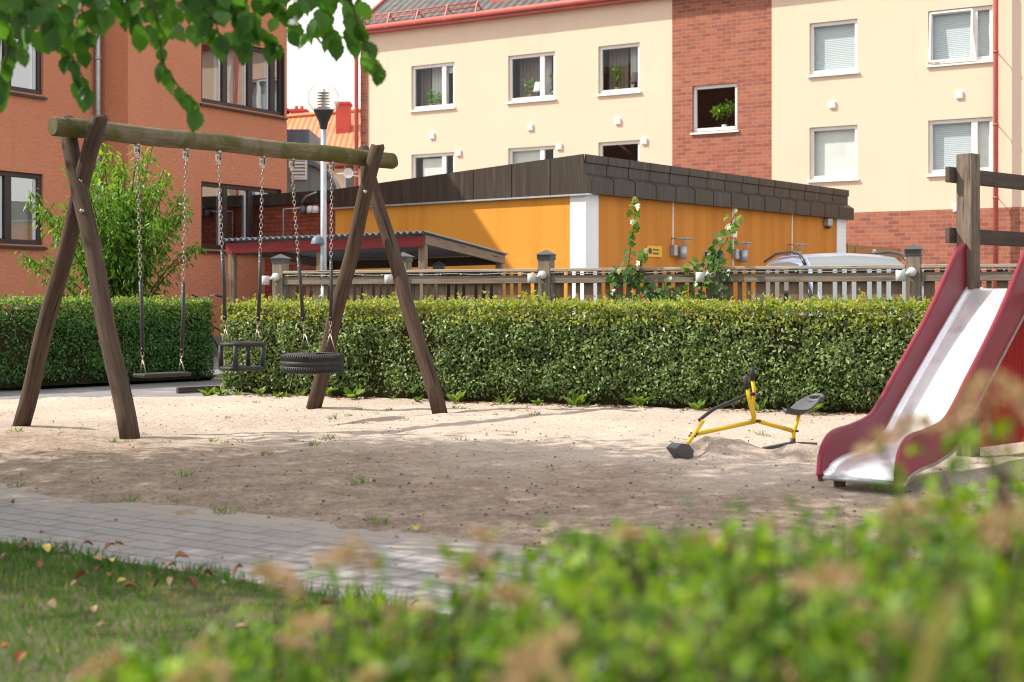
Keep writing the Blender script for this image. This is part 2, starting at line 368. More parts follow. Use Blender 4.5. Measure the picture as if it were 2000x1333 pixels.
M['vineleaf'] = leafmat('vine_leaf', [(.035, .10, .02), (.065, .15, .022), (.16, .22, .02)], .35, .35, .45, 1.5)
M['spirea'] = leafmat('spirea_leaf', [(.030, .085, .006), (.10, .20, .009), (.24, .35, .02)], .38, .42, .3, 1.4)
M['grass'] = leafmat('grass_blade', [(.030, .11, .008), (.065, .175, .012), (.14, .215, .025), (.40, .33, .15)], .38, .55, .2, 1.2)
M['weed'] = leafmat('weed_leaf', [(.07, .145, .022), (.12, .20, .03), (.19, .25, .045)], .4, .4, .3, 1.4)
M['reed'] = leafmat('reed_blade', [(.18, .27, .05), (.34, .34, .10), (.42, .32, .14)], .4, .5, .2, 1.2)
M['flower'] = leafmat('dry_flower', [(.27, .165, .095), (.38, .25, .155), (.47, .335, .225)], .3, .8, .1, 1.1)
M['litter'] = leafmat('litter', [(.05, .035, .022), (.11, .07, .04), (.20, .13, .075)], .1, .9, .1)
M['litter_brown'] = leafmat('brown_litter', [(.09, .05, .03), (.20, .10, .055), (.33, .19, .10)], .15, .8, .1, 1.1)
M['core'] = mk('hedge_inside', (.036, .042, .016), (.05, .042, .024), 20, .95, .05, bump=1, bsc=25, bd=.05)
M['cloth_lamp'] = mk('lamp_shade', (.80, .78, .72), None, 2, .9, .1)
M['cloth_brown'] = mk('brown_lamp_shade', (.13, .095, .085), None, 2, .9, .1)
M['pot'] = mk('terracotta_pot', (.42, .16, .08), None, 4, .8, .2)
M['blueglaze'] = mk('blue_glaze', (.03, .05, .20), None, 4, .2, .5)
M['hut'] = mk('green_grey_sheet', (.20, .225, .205), (.165, .19, .17), 2, .55, .4)
M['hutblue'] = mk('slate_sheet', (.13, .16, .21), (.10, .125, .165), 2, .5, .4, coord='UV', st=(6, .3, 1))
M['signyellow'] = mk('sign_yellow', (.75, .46, .01), None, 3, .4, .5)
M['signblack'] = mk('sign_black', (.03, .02, .015), None, 3, .5, .4)
M['signblue'] = mk('sign_blue', (.03, .07, .30), None, 3, .5, .4)
M['signred'] = mk('sign_red', (.45, .02, .03), None, 3, .5, .4)
M['lampgrey'] = mk('lamp_enamel', (.60, .60, .59), (.52, .52, .51), 3, .5, .4)
M['cap'] = mk('cap_metal', (.045, .047, .05), (.035, .036, .04), 3, .4, .5)
def globemat():
    t = NT('clear_globe'); tr = t.n('ShaderNodeBsdfTransparent'); tr.inputs[0].default_value = (.93, .90, .87, 1); gl = t.n('ShaderNodeBsdfGlossy'); gl.inputs['Roughness'].default_value = .02
    lw = t.n('ShaderNodeLayerWeight'); lw.inputs[0].default_value = .5; pw = t.n('ShaderNodeMath', operation='POWER'); pw.inputs[1].default_value = 2.5; t.l(lw.outputs['Facing'], pw.inputs[0])
    ad = t.n('ShaderNodeMath', operation='MULTIPLY_ADD'); ad.inputs[1].default_value = .6; ad.inputs[2].default_value = .10; t.l(pw.outputs[0], ad.inputs[0]); mx = t.n('ShaderNodeMixShader'); t.l(ad.outputs[0], mx.inputs[0]); t.l(tr.outputs[0], mx.inputs[1]); t.l(gl.outputs[0], mx.inputs[2]); df = t.n('ShaderNodeBsdfTranslucent'); df.inputs[0].default_value = (.9, .86, .8, 1); m2 = t.n('ShaderNodeMixShader'); m2.inputs[0].default_value = .16; t.l(mx.outputs[0], m2.inputs[1]); t.l(df.outputs[0], m2.inputs[2]); t.l(m2.outputs[0], t.out.inputs[0]); return t.m
M['globe'] = globemat()

# ================================================================ GROUND
def sheet(name, pts, z, mat, uvdir=None):
    b = MB(); u = None
    if uvdir is not None:
        d = unit(uvdir); n = np.array([-d[1], d[0]]); u = [[(float(np.dot(p[:2], d)), float(np.dot(p[:2], n))) for p in pts]]
    b.add([(p[0], p[1], z) for p in pts], [tuple(range(len(pts)))], uv=u)
    return tag(b.build(name, mat), kind='structure')
sheet('ground', [(-150, -60), (150, -60), (150, 200), (-150, 200)], -.30, M['soil'])
sheet('car_park', [(-3.4, 18.0), (14, 12.0), (60, 15), (60, 60), (-60, 60), (-60, 22.5), (-3.6, 21.5)], -.055, M['asphalt'])
sheet('asphalt_path', [(-14, 14.6), (-6.6, 15.2), (-3.2, 16.0), (-2.6, 18.2), (-3.2, 30), (-5.5, 30), (-4.2, 19.9), (-6.3, 17.35), (-14, 9.5)], -.040, M['asphalt'])
pd = unit([2.6, -1.86])
pa, pb = G(-400, 902)[:2], G(1700, 1135)[:2]
pc = np.array([-.18, 5.08])
pn = np.array([pd[1], -pd[0]])
a0 = np.array([-1.0, 7.12]); wdt = 1.30
q = [a0-pd*9, a0+pd*9, a0+pd*9+pn*wdt, a0-pd*9+pn*wdt]
sheet('paved_path', q, -.036, M['paver'], pd)
# sand: a fine sheet whose rim dips under the paving, heaps beside the digger and hollows below the swings
def fbm(x, y, sc, o=4): return mnoise.fractal(Vector((x*sc, y*sc, 3.3)), 1.0, 2.0, o)
BK = [np.array(p) for p in ((-9, 14.2), (-6.2, 15.6), (-3.5, 16.6), (-3.2, 17.2), (3.3, 14.1), (8, 11.6))]
def back_d(x, y):                       # signed distance in y to the rear rim
    for a, b in zip(BK[:-1], BK[1:]):
        if a[0] <= x <= b[0]: return (a[1]+(b[1]-a[1])*(x-a[0])/(b[0]-a[0]))-y
    return 1.0
HOLL = [(-2.75, 12.35, .75, .085), (-2.3, 13.0, .6, .07), (-1.75, 13.5, .7, .10), (1.10, 9.66, .16, .05)]
HEAP = [(1.45, 9.95, .20, .085), (1.33, 9.9, .12, .05), (1.62, 9.9, .12, .04), (2.0, 9.72, .11, .075), (1.88, 9.80, .12, .05), (2.12, 9.7, .09, .05), (-3.3, 11.3, .5, .03), (3.5, 9.0, .5, .06)]
def sand_h(x, y):
    d = float(np.dot(np.array([x, y])-a0, -pn)); e = min(d, back_d(x, y))
    h = .036*min(1, max(-1.2, e/.5))-.036+.016*fbm(x, y, 2.1)+.009*fbm(x+3, y, 6.5, 3)+.020*fbm(x, y, .5, 2)
    for hx, hy, r, k in HOLL: h -= k*math.exp(-((x-hx)**2+(y-hy)**2)/r/r)
    for hx, hy, r, k in HEAP: h += k*math.exp(-((x-hx)**2+(y-hy)**2)/r/r)*(1+.35*fbm(x, y, 9))
    if x > .3 and 8.9 < y < 10.4: h += .016*fbm(x, y, 7)*math.exp(-((x-1.6)/1.0)**2)
    return h
def build_sand():
    ys = np.concatenate([np.arange(3.9, 12, .045), np.arange(12, 19, .07)]); xs = np.arange(-8.5, 6.5, .06)
    Z = np.array([[sand_h(x, y) for x in xs] for y in ys])
    V = np.stack([np.tile(xs, len(ys)), np.repeat(ys, len(xs)), Z.ravel()], 1)
    nx = len(xs); keep = []; f = []
    for j in range(len(ys)-1):
        for i in range(nx-1):
            x, y = xs[i], ys[j]
            if np.dot(np.array([x, y])-a0, -pn) < -.55 or back_d(x, y) < -.5: continue
            f.append((j*nx+i, j*nx+i+1, (j+1)*nx+i+1, (j+1)*nx+i))
    me = bpy.data.meshes.new('sand'); me.from_pydata([tuple(v) for v in V], [], f); me.materials.append(M['sand'])
    me.polygons.foreach_set('use_smooth', np.ones(len(f), bool)); me.update()
    at = me.attributes.new('soil', 'FLOAT', 'POINT')
    so = []
    for x, y, _ in V:
        d = float(np.dot(np.array([x, y])-a0, -pn))      # tree shade and soil clods painted browner along the path
        k = 1-(d-1.4)/1.5+.55*fbm(x, y, .9, 5); so.append(min(1, max(0, k)))
    at.data.foreach_set('value', np.array(so, np.float32))
    return tag(link('sand', me, None), kind='structure')
build_sand()
# lawn under the grass
lawnpts = [a0-pd*9+pn*wdt, a0+pd*9+pn*wdt, np.array([5, -3.]), np.array([-8, -3.])]
sheet('lawn', lawnpts, -.030, M['soil'])
def build_grass():
    n = 60000
    y = 3.6+NR.random(n)**.8*4.3; x = -3.1+NR.random(n)*4.1
    d = (x-a0[0])*pn[0]+(y-a0[1])*pn[1]-wdt+.05*np.sin(x*9)+NR.normal(size=n)*.02
    cl = np.array([fbm(a, b, 1.6, 4) for a, b in zip(x, y)])
    ok = (d > 0.0) & (np.abs(x) < .4*y) & ((cl > -.45) | (NR.random(n) < .45)); x, y, cl, d = x[ok], y[ok], cl[ok], d[ok]; n = len(x)
    tv = [(0, -.04, 0), (0, .04, 0), (.55, .03, .06), (.55, -.03, .06), (1, 0, .25)]
    ax = np.stack([NR.normal(size=n)*.45, NR.normal(size=n)*.45, np.ones(n)], 1); nr = rv(n); nr[:, 2] *= .2
    pos = np.stack([x, y, np.full(n, -.032)], 1)
    sc = (.024+.030*NR.random(n))*(1-.3*np.clip(-cl*2, 0, 1))*(1+.35*(d < .12))
    rnd = np.clip(.35+.25*NR.normal(size=n)-.45*cl+(NR.random(n) < .10)*.5, 0, 1); rnd[d < .15] *= .5
    tag(scatter('grass', tv, [(0, 1, 2, 3), (3, 2, 4)], pos, ax, nr, sc, M['grass'], rnd=rnd), kind='stuff')
build_grass()
def build_debris():
    n = 4200
    y = 5.6+NR.random(n)**1.6*10; x = (NR.random(n)-.5)*.8*y
    ok = (np.array([np.dot(np.array([a, b])-a0, -pn) for a, b in zip(x, y)]) > -.12-.9*(NR.random(n) < .12)) & np.array([back_d(a, b) > .05 for a, b in zip(x, y)]); x, y = x[ok], y[ok]; n = len(x)
    z = np.array([max(sand_h(a, b), -.034) for a, b in zip(x, y)])+.003
    tv = [(-.5, -.3, 0), (.5, -.25, 0), (.45, .3, 0), (-.4, .3, 0), (0, 0, .35)]
    ax = np.stack([NR.normal(size=n), NR.normal(size=n), NR.normal(size=n)*.1], 1); nr = np.tile([0, 0, 1.], (n, 1))
    tag(scatter('debris', tv, [(0, 1, 4), (1, 2, 4), (2, 3, 4), (3, 0, 4)], np.stack([x, y, z], 1), ax, nr, .007+.017*NR.random(n)**4, M['litter'], rnd=NR.random(n)**1.5), kind='stuff')
build_debris()
def build_litter():
    n = 900; d = unit(HB0-HA0); s = NR.random(n)*9.0; o = np.abs(NR.normal(size=n))*.16-.05; c = (np.sin(s*1.9)+np.sin(s*4.3+1))*.5 > -.55; s, o = s[c], o[c]; n = len(s)
    x = HA0[0]+d[0]*s-.47*o; y = HA0[1]+d[1]*s-.88*o; z = np.array([sand_h(a, b) for a, b in zip(x, y)])+.006
    tv = [(-.5, 0, 0), (0, -.35, .12), (.5, 0, 0), (0, .35, .12)]
    tag(scatter('leaf_litter', tv, [(0, 1, 2), (0, 2, 3)], np.stack([x, y, z], 1), np.stack([NR.normal(size=n), NR.normal(size=n), NR.normal(size=n)*.25], 1), np.tile([0, 0, 1.], (n, 1))+rv(n)*.4, .025+.035*NR.random(n), M['litter_brown'], rnd=NR.random(n)), kind='stuff')
HA0, HB0 = G(436, 768)[:2], G(1680, 812)[:2]
build_litter()

# ================================================================ BUILDINGS
def wall_holes(b, pl, s0, s1, z0, z1, holes, depth=.14, mat=0, off=0.0, revmat=None):
    ss = sorted({s0, s1, *[h[0] for h in holes], *[h[1] for h in holes]}); zs = sorted({z0, z1, *[h[2] for h in holes], *[h[3] for h in holes]})
    ss = [s for s in ss if s0-1e-6 <= s <= s1+1e-6]; zs = [z for z in zs if z0-1e-6 <= z <= z1+1e-6]
    for a, c in zip(ss[:-1], ss[1:]):
        for d, e in zip(zs[:-1], zs[1:]):
            m, n = (a+c)/2, (d+e)/2
            if any(h[0] < m < h[1] and h[2] < n < h[3] for h in holes): continue
            b.quad(pl.pt(a, d, off), pl.pt(c, d, off), pl.pt(c, e, off), pl.pt(a, e, off), mat)
    rm = mat if revmat is None else revmat
    for h in holes:
        a, c, d, e = max(h[0], s0), min(h[1], s1), max(h[2], z0), min(h[3], z1)
        for (p, q_) in (((a, d), (c, d)), ((c, d), (c, e)), ((c, e), (a, e)), ((a, e), (a, d))):
            b.quad(pl.pt(*p, off), pl.pt(*q_, off), pl.pt(*q_, off-depth), pl.pt(*p, off-depth), rm)
def rect(pl, xl, ytl, ybl, xr, ytr, ybr):
    s0, z1 = pl.at(xl, ytl); s1, z1b = pl.at(xr, ytr); z0 = (pl.at(xl, ybl)[1]+pl.at(xr, ybr)[1])/2
    return (min(s0, s1), max(s0, s1), z0, (z1+z1b)/2)
def drape(b, pl, s0, s1, z0, z1, off, folds=8, amp=.03):
    n = folds*4; V = []
    for i in range(n+1):
        s = s0+(s1-s0)*i/n; o = off+amp*math.sin(i*PI/2+.6*math.sin(i*1.7))
        V += [pl.pt(s, z0, o), pl.pt(s, z1, o)]
    b.add(V, [(2*i, 2*i+2, 2*i+3, 2*i+1) for i in range(n)], 0, True)
def window(parent, pl, r, splits=(), back=.12, fr=.095, mat='white', glass='glass', sill=True, curtains=(), open_first=0.0, inner=True):
    s0, s1, z0, z1 = r; b = MB(); o0, o1 = -back-.02, -back+.05
    for a, c, d, e in ((s0, s1, z0, z0+fr), (s0, s1, z1-fr, z1), (s0, s0+fr, z0+fr, z1-fr), (s1-fr, s1, z0+fr, z1-fr)): b.wbox(pl, a+.002, c-.002, d, e, o0, o1)
    for sp in splits: b.wbox(pl, sp-fr*.8, sp+fr*.8, z0+fr, z1-fr, o0, o1+.004)
    if inner: b.wbox(pl, s0-.1, s1+.1, z0-.05, z0+.03, -back-.42, -back-.03)      # inside ledge
    w = b.build('window', M[mat], parent, bevel=.008)
    edges = [s0+fr]+[v for sp in splits for v in (sp-fr*.8, sp+fr*.8)]+[s1-fr]
    for i in range(0, len(edges), 2):
        g = MB(); a, c = edges[i], edges[i+1]
        g.quad(pl.pt(a, z0+fr, -back+.01), pl.pt(c, z0+fr, -back+.01), pl.pt(c, z1-fr, -back+.01), pl.pt(a, z1-fr, -back+.01)); g.build('pane', M[glass], w)
    if sill:
        g = MB(); g.add([pl.pt(s0-.05, z0-.05, -.1), pl.pt(s1+.05, z0-.05, -.1), pl.pt(s1+.05, z0+.012, -.1), pl.pt(s0-.05, z0+.012, -.1), pl.pt(s0-.05, z0-.08, .06), pl.pt(s1+.05, z0-.08, .06), pl.pt(s1+.05, z0-.045, .06), pl.pt(s0-.05, z0-.045, .06)],
              [(0, 3, 2, 1), (4, 5, 6, 7), (3, 7, 6, 2), (0, 1, 5, 4), (0, 4, 7, 3), (1, 2, 6, 5)]); g.build('sill', M['white' if mat == 'white' else mat], w)
    for kind, a, c, d, e in curtains:
        g = MB(); sa, sb = s0+(s1-s0)*a, s0+(s1-s0)*c; za, zb = z0+(z1-z0)*d, z0+(z1-z0)*e
        if kind == 'blind' or kind == 'roller':
            g.quad(pl.pt(sa, za, -back-.10), pl.pt(sb, za, -back-.10), pl.pt(sb, zb, -back-.10), pl.pt(sa, zb, -back-.10)); g.build('blind', M['blind' if kind == 'blind' else 'curtain'], w)
        else:
            drape(g, pl, sa, sb, za, zb, -back-.50, max(3, int((sb-sa)/.12))); g.build('curtain', M['curtain' if kind == 'white' else 'curtain_brown'], w)
    return w
# --- yellow apartment house
YP = Plane((7.94, 38.2), (1.63, -1.0), False)
if YP.n[1] > 0: YP = Plane((7.94, 38.2), (1.63, -1.0), True)
def build_yellow():
    sL = YP.s(706); sR = YP.s(2000)+5.0; eave = 9.62; plz = YP.at(1653, 416)[1]
    t = thing('apartment_house', 'cream yellow plastered apartment house with a red brick panel and red metal eaves', 'building', YP.pt(0, 0, 0))
    st = 2.78
    w1 = rect(YP, 803.4, 129.6, 216, 887.4, 121, 207.6); w2 = rect(YP, 992.4, 111, 199, 1084, 101, 190.5); w3 = rect(YP, 1168.5, 89.4, 183.6, 1249.5, 83, 176.4)
    wb = rect(YP, 1352.5, 168.7, 259, 1440, 161.7, 252); r1 = rect(YP, 1581, 46, 146, 1674.5, 36.8, 139); r2 = rect(YP, 1812.8, 21.7, 126.7, 1938.8, 10.5, 115.5)
    r3 = rect(YP, 1581, 250.6, 351.8, 1674.5, 243, 347); r4 = rect(YP, 1812.8, 236, 340, 1938.8, 228, 334)
    zz = (w1[2]+w2[2]+w3[2])/3; hh = np.mean([w[3]-w[2] for w in (w1, w2, w3)])
    w1, w2, w3 = [(w[0], w[1], zz, zz+hh) for w in (w1, w2, w3)]
    dn = lambda w, d=st: (w[0], w[1], w[2]-d, w[3]-d)
    w4, w5, w6 = dn(w1), dn(w2), dn(w3); wb2 = dn(wb)
    sA, sB = YP.s(1313), YP.s(1507); sp = YP.s(718)
    b = MB(); wall_holes(b, YP, sp, sA, plz, eave, [w1, w2, w3, w4, w5, w6]); wall_holes(b, YP, sB, sR, plz, eave, [r1, r2, r3, r4])
    # gable, back
    c0, c1 = YP.pt(sL, 0, 0), YP.pt(sR, 0, 0); bk = -11.0
    for a, c in (((sL, 0), (sL, bk)), ((sL, bk), (sR, bk)), ((sR, bk), (sR, 0))):
        b.quad(YP.pt(a[0], -.1, a[1]), YP.pt(c[0], -.1, c[1]), YP.pt(c[0], eave, c[1]), YP.pt(a[0], eave, a[1]))
    b.build('wall', M['plaster'], t)
    b = MB(); wall_holes(b, YP, sA, sB, plz, eave, [wb, wb2], off=.004); b.build('brick_panel', M['brick'], t)
    b = MB(); b.wbox(YP, sL-.002, sp, plz, eave, -.05, .05); b.build('brick_pilaster', M['brick'], t)
    b = MB(); b.quad(YP.pt(sL, -.1, .02), YP.pt(sR, -.1, .02), YP.pt(sR, plz, .02), YP.pt(sL, plz, .02)); b.quad(YP.pt(sL, plz, .02), YP.pt(sR, plz, .02), YP.pt(sR, plz, -.02), YP.pt(sL, plz, -.02)); b.build('plinth', M['brick'], t)
    mul = lambda x: YP.s(x)
    window(t, YP, w1, (mul(865),), curtains=(('brown', -.05, .2, 0, 1), ('white', .22, .62, 0, 1), ('brown', .75, 1.05, 0, 1), ('roller', .76, .98, .78, 1)))
    window(t, YP, w2, (mul(1057),), curtains=(('brown', .02, .5, 0, 1), ('white', .5, .72, 0, 1), ('brown', .8, 1.0, .3, 1)))
    window(t, YP, w3, (), curtains=(('brown', .02, .5, 0, 1), ('white', .55, 1.02, 0, 1)))
    window(t, YP, w4, (mul(865),), curtains=(('roller', .18, .68, .30, .9), ('white', .02, .16, 0, 1)))
    window(t, YP, w5, (mul(1057),), curtains=(('roller', .02, .7, .25, .95),))
    window(t, YP, w6, ())
    window(t, YP, wb, ()); window(t, YP, wb2, ())
    window(t, YP, r1, (), curtains=(('blind', .02, .98, 0, 1),)); window(t, YP, r2, (mul(1902),), curtains=(('blind', .02, .98, 0, 1), ('white', .2, .4, 0, 1)))
    window(t, YP, r3, (), curtains=(('roller', .02, .98, 0, 1),)); window(t, YP, r4, (mul(1902),), curtains=(('blind', .02, .70, 0, 1), ('roller', .74, .98, 0, 1)))
    # tilted casement of the double window
    s0, s1, z0, z1 = r2; m = mul(1902)-.05; b = MB(); A = [YP.pt(s0+.05, z0+.06, .05), YP.pt(m, z0+.06, .05), YP.pt(m, z1-.05, -.05), YP.pt(s0+.05, z1-.05, -.05)]
    for i in range(4): b.bar(A[i], A[(i+1) % 4], .05, .06, up=(YP.n[0], YP.n[1], .1))
    b.build('casement', M['white'], t)
    # eave, gutter and roof
    ov = .27
    b = MB(); b.wbox(YP, sL-.15, sR, eave-.02, eave+.03, -.02, ov); b.wbox(YP, sL-.15, sR, eave+.03, eave+.11, ov-.12, ov-.02)
    b.build('eave', M['redmetal'], t)
    b = MB(); gp = [YP.pt(sL-.18, eave+.13, ov+.03), YP.pt(sR, eave+.13, ov+.03)]; b.tube(gp, .085, 10); b.build('gutter', M['redmetal'], t, label=None)
    tp = math.tan(math.radians(35)); rz = lambda o: eave+.12+(ov-o)*tp
    b = MB(); V = [YP.pt(sL-.2, rz(ov), ov), YP.pt(sR, rz(ov), ov), YP.pt(sR, rz(.12), .12), YP.pt(sL-.2, rz(.12), .12)]; b.add(V, [(0, 1, 2, 3)])
    for k in range(70):
        s = sL-.1+k*.62
        if s < sR: b.bar(YP.pt(s, rz(ov)+.012, ov), YP.pt(s, rz(.12)+.012, .12), .02, .03)
    b.build('eave_sheet', M['redmetal'], t)
    b = MB(); mid = -5.5; zt = rz(mid); L = (ov-.35+5)/math.cos(math.radians(35))
    V = [YP.pt(sL-.2, rz(.12)+.02, .12), YP.pt(sR, rz(.12)+.02, .12), YP.pt(sR, zt+.02, mid), YP.pt(sL-.2, zt+.02, mid), YP.pt(sR, eave, bk-.4), YP.pt(sL-.2, eave, bk-.4)]
    b.add(V, [(0, 1, 2, 3)], uv=[[(sL, 0), (sR, 0), (sR, 6.3), (sL, 6.3)]]); b.add(V, [(3, 2, 4, 5)]); b.build('roof', M['blacktile'], t)
    for sg in (sL, sR): b = MB(); b.add([YP.pt(sg, eave, 0), YP.pt(sg, zt, mid), YP.pt(sg, eave, bk)], [(0, 1, 2)]); b.build('gable', M['plaster'], t)
    b = MB(); b.bar(YP.pt(sL-.2, rz(ov)+.05, ov), YP.pt(sL-.2, zt+.07, mid), .12, .10); b.build('verge', M['redmetal'], t)
    # snow guard
    b = MB(); dS = YP.s(940)
    for dz in (.20, .34): b.tube([YP.pt(sL-.05, rz(.16)+dz, .16), YP.pt(dS, rz(.16)+dz, .16)], .022, 6)
    k = sL-.05
    while k < dS: b.tube([YP.pt(k, rz(.16)+.20, .16), YP.pt(k, rz(.16)+.34, .16)], .012, 5); k += .12
    k = sL+.15
    while k < dS: b.bar(YP.pt(k, rz(.36), .36), YP.pt(k, rz(.16)+.36, .16), .03, .04); b.bar(YP.pt(k, rz(-.05), -.05), YP.pt(k, rz(.16)+.3, .16), .03, .03); k += 1.1
    b.build('snow_guard', M['redmetal'], t)
    # red dormer
    d0, d1 = YP.s(945), YP.s(1188); b = MB()
    b.wbox(YP, d0, d1, rz(-.3), rz(-.3)+1.9, -4.0, -.36); b.wbox(YP, d0-.15, d1+.15, rz(-.3)+1.9, rz(-.3)+2.0, -4.2, -.1); b.build('dormer', M['redmetal'], t)
    # pipes and vents
    for x, top in ((702, eave+.1), (1950, eave+.1)):
        s = YP.s(x); b = MB(); zr = .28 if x > 1900 else .16; b.tube([YP.pt(s, top, ov), YP.pt(s, top-.25, ov-.05), YP.pt(s, top-.7, zr), YP.pt(s, 0, zr)], .062 if x > 1900 else .07, 10)
        for zc in (7.2, 5.4, 3.6, 1.8): b.tube([YP.pt(s, zc, zr), YP.pt(s, zc+.05, zr)], .075, 10); b.bar(YP.pt(s, zc+.02, 0), YP.pt(s, zc+.02, zr), .02, .02)
        b.build('downpipe', M['redmetal'], t)
    for x, y in ((844.5, 266), (1036.5, 249.5), (1207.5, 237.5), (1626, 205.5), (1874, 186), (896.5, 299.5), (1093, 287), (1259, 276.5), (1869, 407)):
        s, z = YP.at(x, y); b = MB(); b.wbox(YP, s-.085, s+.085, z-.09, z+.09, 0, .05); b.wbox(YP, s-.06, s+.06, z-.065, z+.065, .05, .058); b.build('wall_vent', M['white'], t, bevel=.006)
    return t, (w1, w2, w3, wb)
house, WN = build_yellow()
# plants and lamps standing on the inside ledges
LEAF = ([(0, 0, 0), (.45, .22, .05), (1, 0, -.05), (.45, -.22, .05)], [(0, 1, 2), (0, 2, 3)])
def houseplant(pl, s, z, label, h=.5, spread=.18, pot='pot', clumps=1, n=70, stalk=False, off=-.30):
    base = pl.pt(s, z, off); t = thing('potted_plant', label, 'plant', base, 'plants on the window ledges')
    b = MB(); b.lathe([(.0, 0), (.06, 0), (.085, .14), (.075, .14), (.06, .12), (0, .12)], base, 14); b.build('pot', M[pot], t)
    b = MB(); cs = []
    for i in range(clumps):
        a = 2*PI*i/max(1, clumps)+.4; d = spread*.9 if clumps > 1 else 0; c = base+np.array([YP.u[0]*d*math.cos(a), YP.u[1]*d*math.cos(a), .14+h*(.75+.25*math.sin(a))]); cs.append(c)
        b.tube([base+[0, 0, .12], base*.4+c*.6+[0, 0, -.03], c], [.012, .009, .005], 6)
    b.build('stem', M['twig'], t)
    pos = np.concatenate([c+rv(n)*spread*(.35+.65*NR.random((n, 1)))*[1, 1, .9 if stalk else 1.3] for c in cs]); m = len(pos)
    if not stalk: pos[:, 2] = np.maximum(pos[:, 2]-.5*h*NR.random(m), base[2]+.12)
    ax = rv(m); ax[:, 2] += .2; scatter('foliage', *LEAF, pos, ax, rv(m)+[0, 0, 1.], .09+.07*NR.random(m), M['shrubleaf'], t)
    return t
def tablelamp(pl, s, z, label, shade, foot, h=.42, off=-.28):
    base = pl.pt(s, z, off); t = thing('table_lamp', label, 'lamp', base, 'lamps on the window ledges')
    b = MB(); b.lathe([(0, 0), (.08, 0), (.08, .02), (.05, .07), (.06, .14), (.02, .2), (.015, .26), (0, .26)], base, 16); b.build('lamp_base', M[foot], t)
    b = MB(); b.lathe([(.17, .22), (.115, h), (.110, h), (.165, .22)], base, 20); b.build('lamp_shade', M[shade], t)
fx = lambda w, f: w[0]+(w[1]-w[0])*f
w1, w2, w3, wb = WN
houseplant(YP, fx(w1, .36), w1[2]+.04, 'bushy green potted plant in the upper window nearest the left corner', .35, .2)
houseplant(YP, fx(w1, .55), w1[2]+.04, 'low trailing potted plant beside the bushy one behind the left upper window', .16, .15)
houseplant(YP, fx(w2, .36), w2[2]+.04, 'leafy green plant beside the white lamp in the middle upper window', .45, .17)
houseplant(YP, fx(w2, .9), w2[2]+.04, 'tall plant behind the narrow side pane of the middle upper window', .62, .14)
tablelamp(YP, fx(w2, .56), w2[2]+.04, 'table lamp with white shade and blue base in the middle upper window', 'cloth_lamp', 'blueglaze', .5)
houseplant(YP, fx(w3, .35), w3[2]+.04, 'yellow green tall plant beside the brown lamp in an upper window', .62, .2)
tablelamp(YP, fx(w3, .80), w3[2]+.04, 'table lamp with dark brown shade in the upper window beside the brick panel', 'cloth_brown', 'carblack', .52)
houseplant(YP, fx(wb, .62), wb[2]+.04, 'bonsai-like plant with two round crowns in the brick panel window', .55, .2, 'white', 2, 110, True)
# --- coral office block
CR = Plane((-5.9, 29.0), (.586, 1.0)); CL = Plane((-6.504, 29.354), (.586, 1.0))
def build_coral():
    t = thing('coral_block', 'coral red rendered block with dark brown window bands and grey downpipe', 'building', CR.pt(0, 0))
    H = 10.3; sE = CR.s(560.5); sI = CR.s(250); sJ = CL.s(195); sS = -6.9
    ur = rect(CR, 393, 75, 203, 555, 96, 224); lr = rect(CR, 393, 356, 488, 549, 369, 492)
    ul = rect(CL, -90, 52, 168, 84.4, 62, 178.5); ll = rect(CL, -90, 326, 474, 84.4, 339, 478)
    b = MB(); wall_holes(b, CR, sI, sE, .35, H, [ur, lr], .12)
    wall_holes(b, CL, sS, sJ+.0, .35, H, [ul, ll], .12)
    b.quad(CL.pt(sJ, .35), CR.pt(sI, .35), CR.pt(sI, H), CL.pt(sJ, H))
    bk = -7.0
    for a, c in ((CR.pt(sE, 0), CR.pt(sE, 0, bk)), (CR.pt(sE, 0, bk), CR.pt(sS, 0, bk)), (CR.pt(sS, 0, bk), CL.pt(sS, 0))):
        b.quad((a[0], a[1], -.1), (c[0], c[1], -.1), (c[0], c[1], H), (a[0], a[1], H))
    b.build('wall', M['coral'], t)
    b = MB(); b.quad(CR.pt(sS, H, .0), CR.pt(sE, H, .0), CR.pt(sE, H, bk), CR.pt(sS, H, bk)); b.build('roof', M['fascia'], t)
    b = MB(); b.wbox(CR, sI-.02, sE+.02, -.1, .348, -.1, .03); b.wbox(CL, sS, sJ, -.1, .348, -.1, .03); b.build('plinth', M['asphalt'], t)
    for pl, r, sp in ((CR, ur, (443, 492.5, 536)), (CR, lr, (443, 492.5, 536)), (CL, ul, (19.5, -40)), (CL, ll, (19.5, -40))):
        spl = sorted(pl.s(x) for x in sp)
        w = window(t, pl, r, spl, .10, .09, 'brownframe', 'glass_dark', True, (('white', .40, .62, 0, 1),) if r in (ur,) else (('white', .55, .75, .25, 1),) if r is ul else (('roller', .68, .95, 0, .62),) if r is ll else (), inner=False)
        g = MB()
        for e in spl:
            g.wbox(pl, e-.155, e-.105, r[2]+.1, r[3]-.1, -.15, -.085)
        if pl is CL: g.wbox(pl, r[1]-.17, r[1]-.10, r[2]+.1, r[3]-.1, -.15, -.085)
        g.build('sash', M['greysash'], w)
    # brown infill at the corner end of both bands
    for r in (ur, lr): b = MB(); b.wbox(CR, r[1]-.02, r[1]+.001, r[2], r[3], -.1, .01); b.build('corner_board', M['brownframe'], t)
    b = MB(); s = sJ-.14; b.tube([CL.pt(s, H, .1), CL.pt(s, .1, .1)], .052, 12)
    for z in (8, 5.6, 3.2, 1): b.tube([CL.pt(s, z, .1), CL.pt(s, z+.06, .1)], .062, 12)
    b.build('downpipe', M['galv'], t)
build_coral()
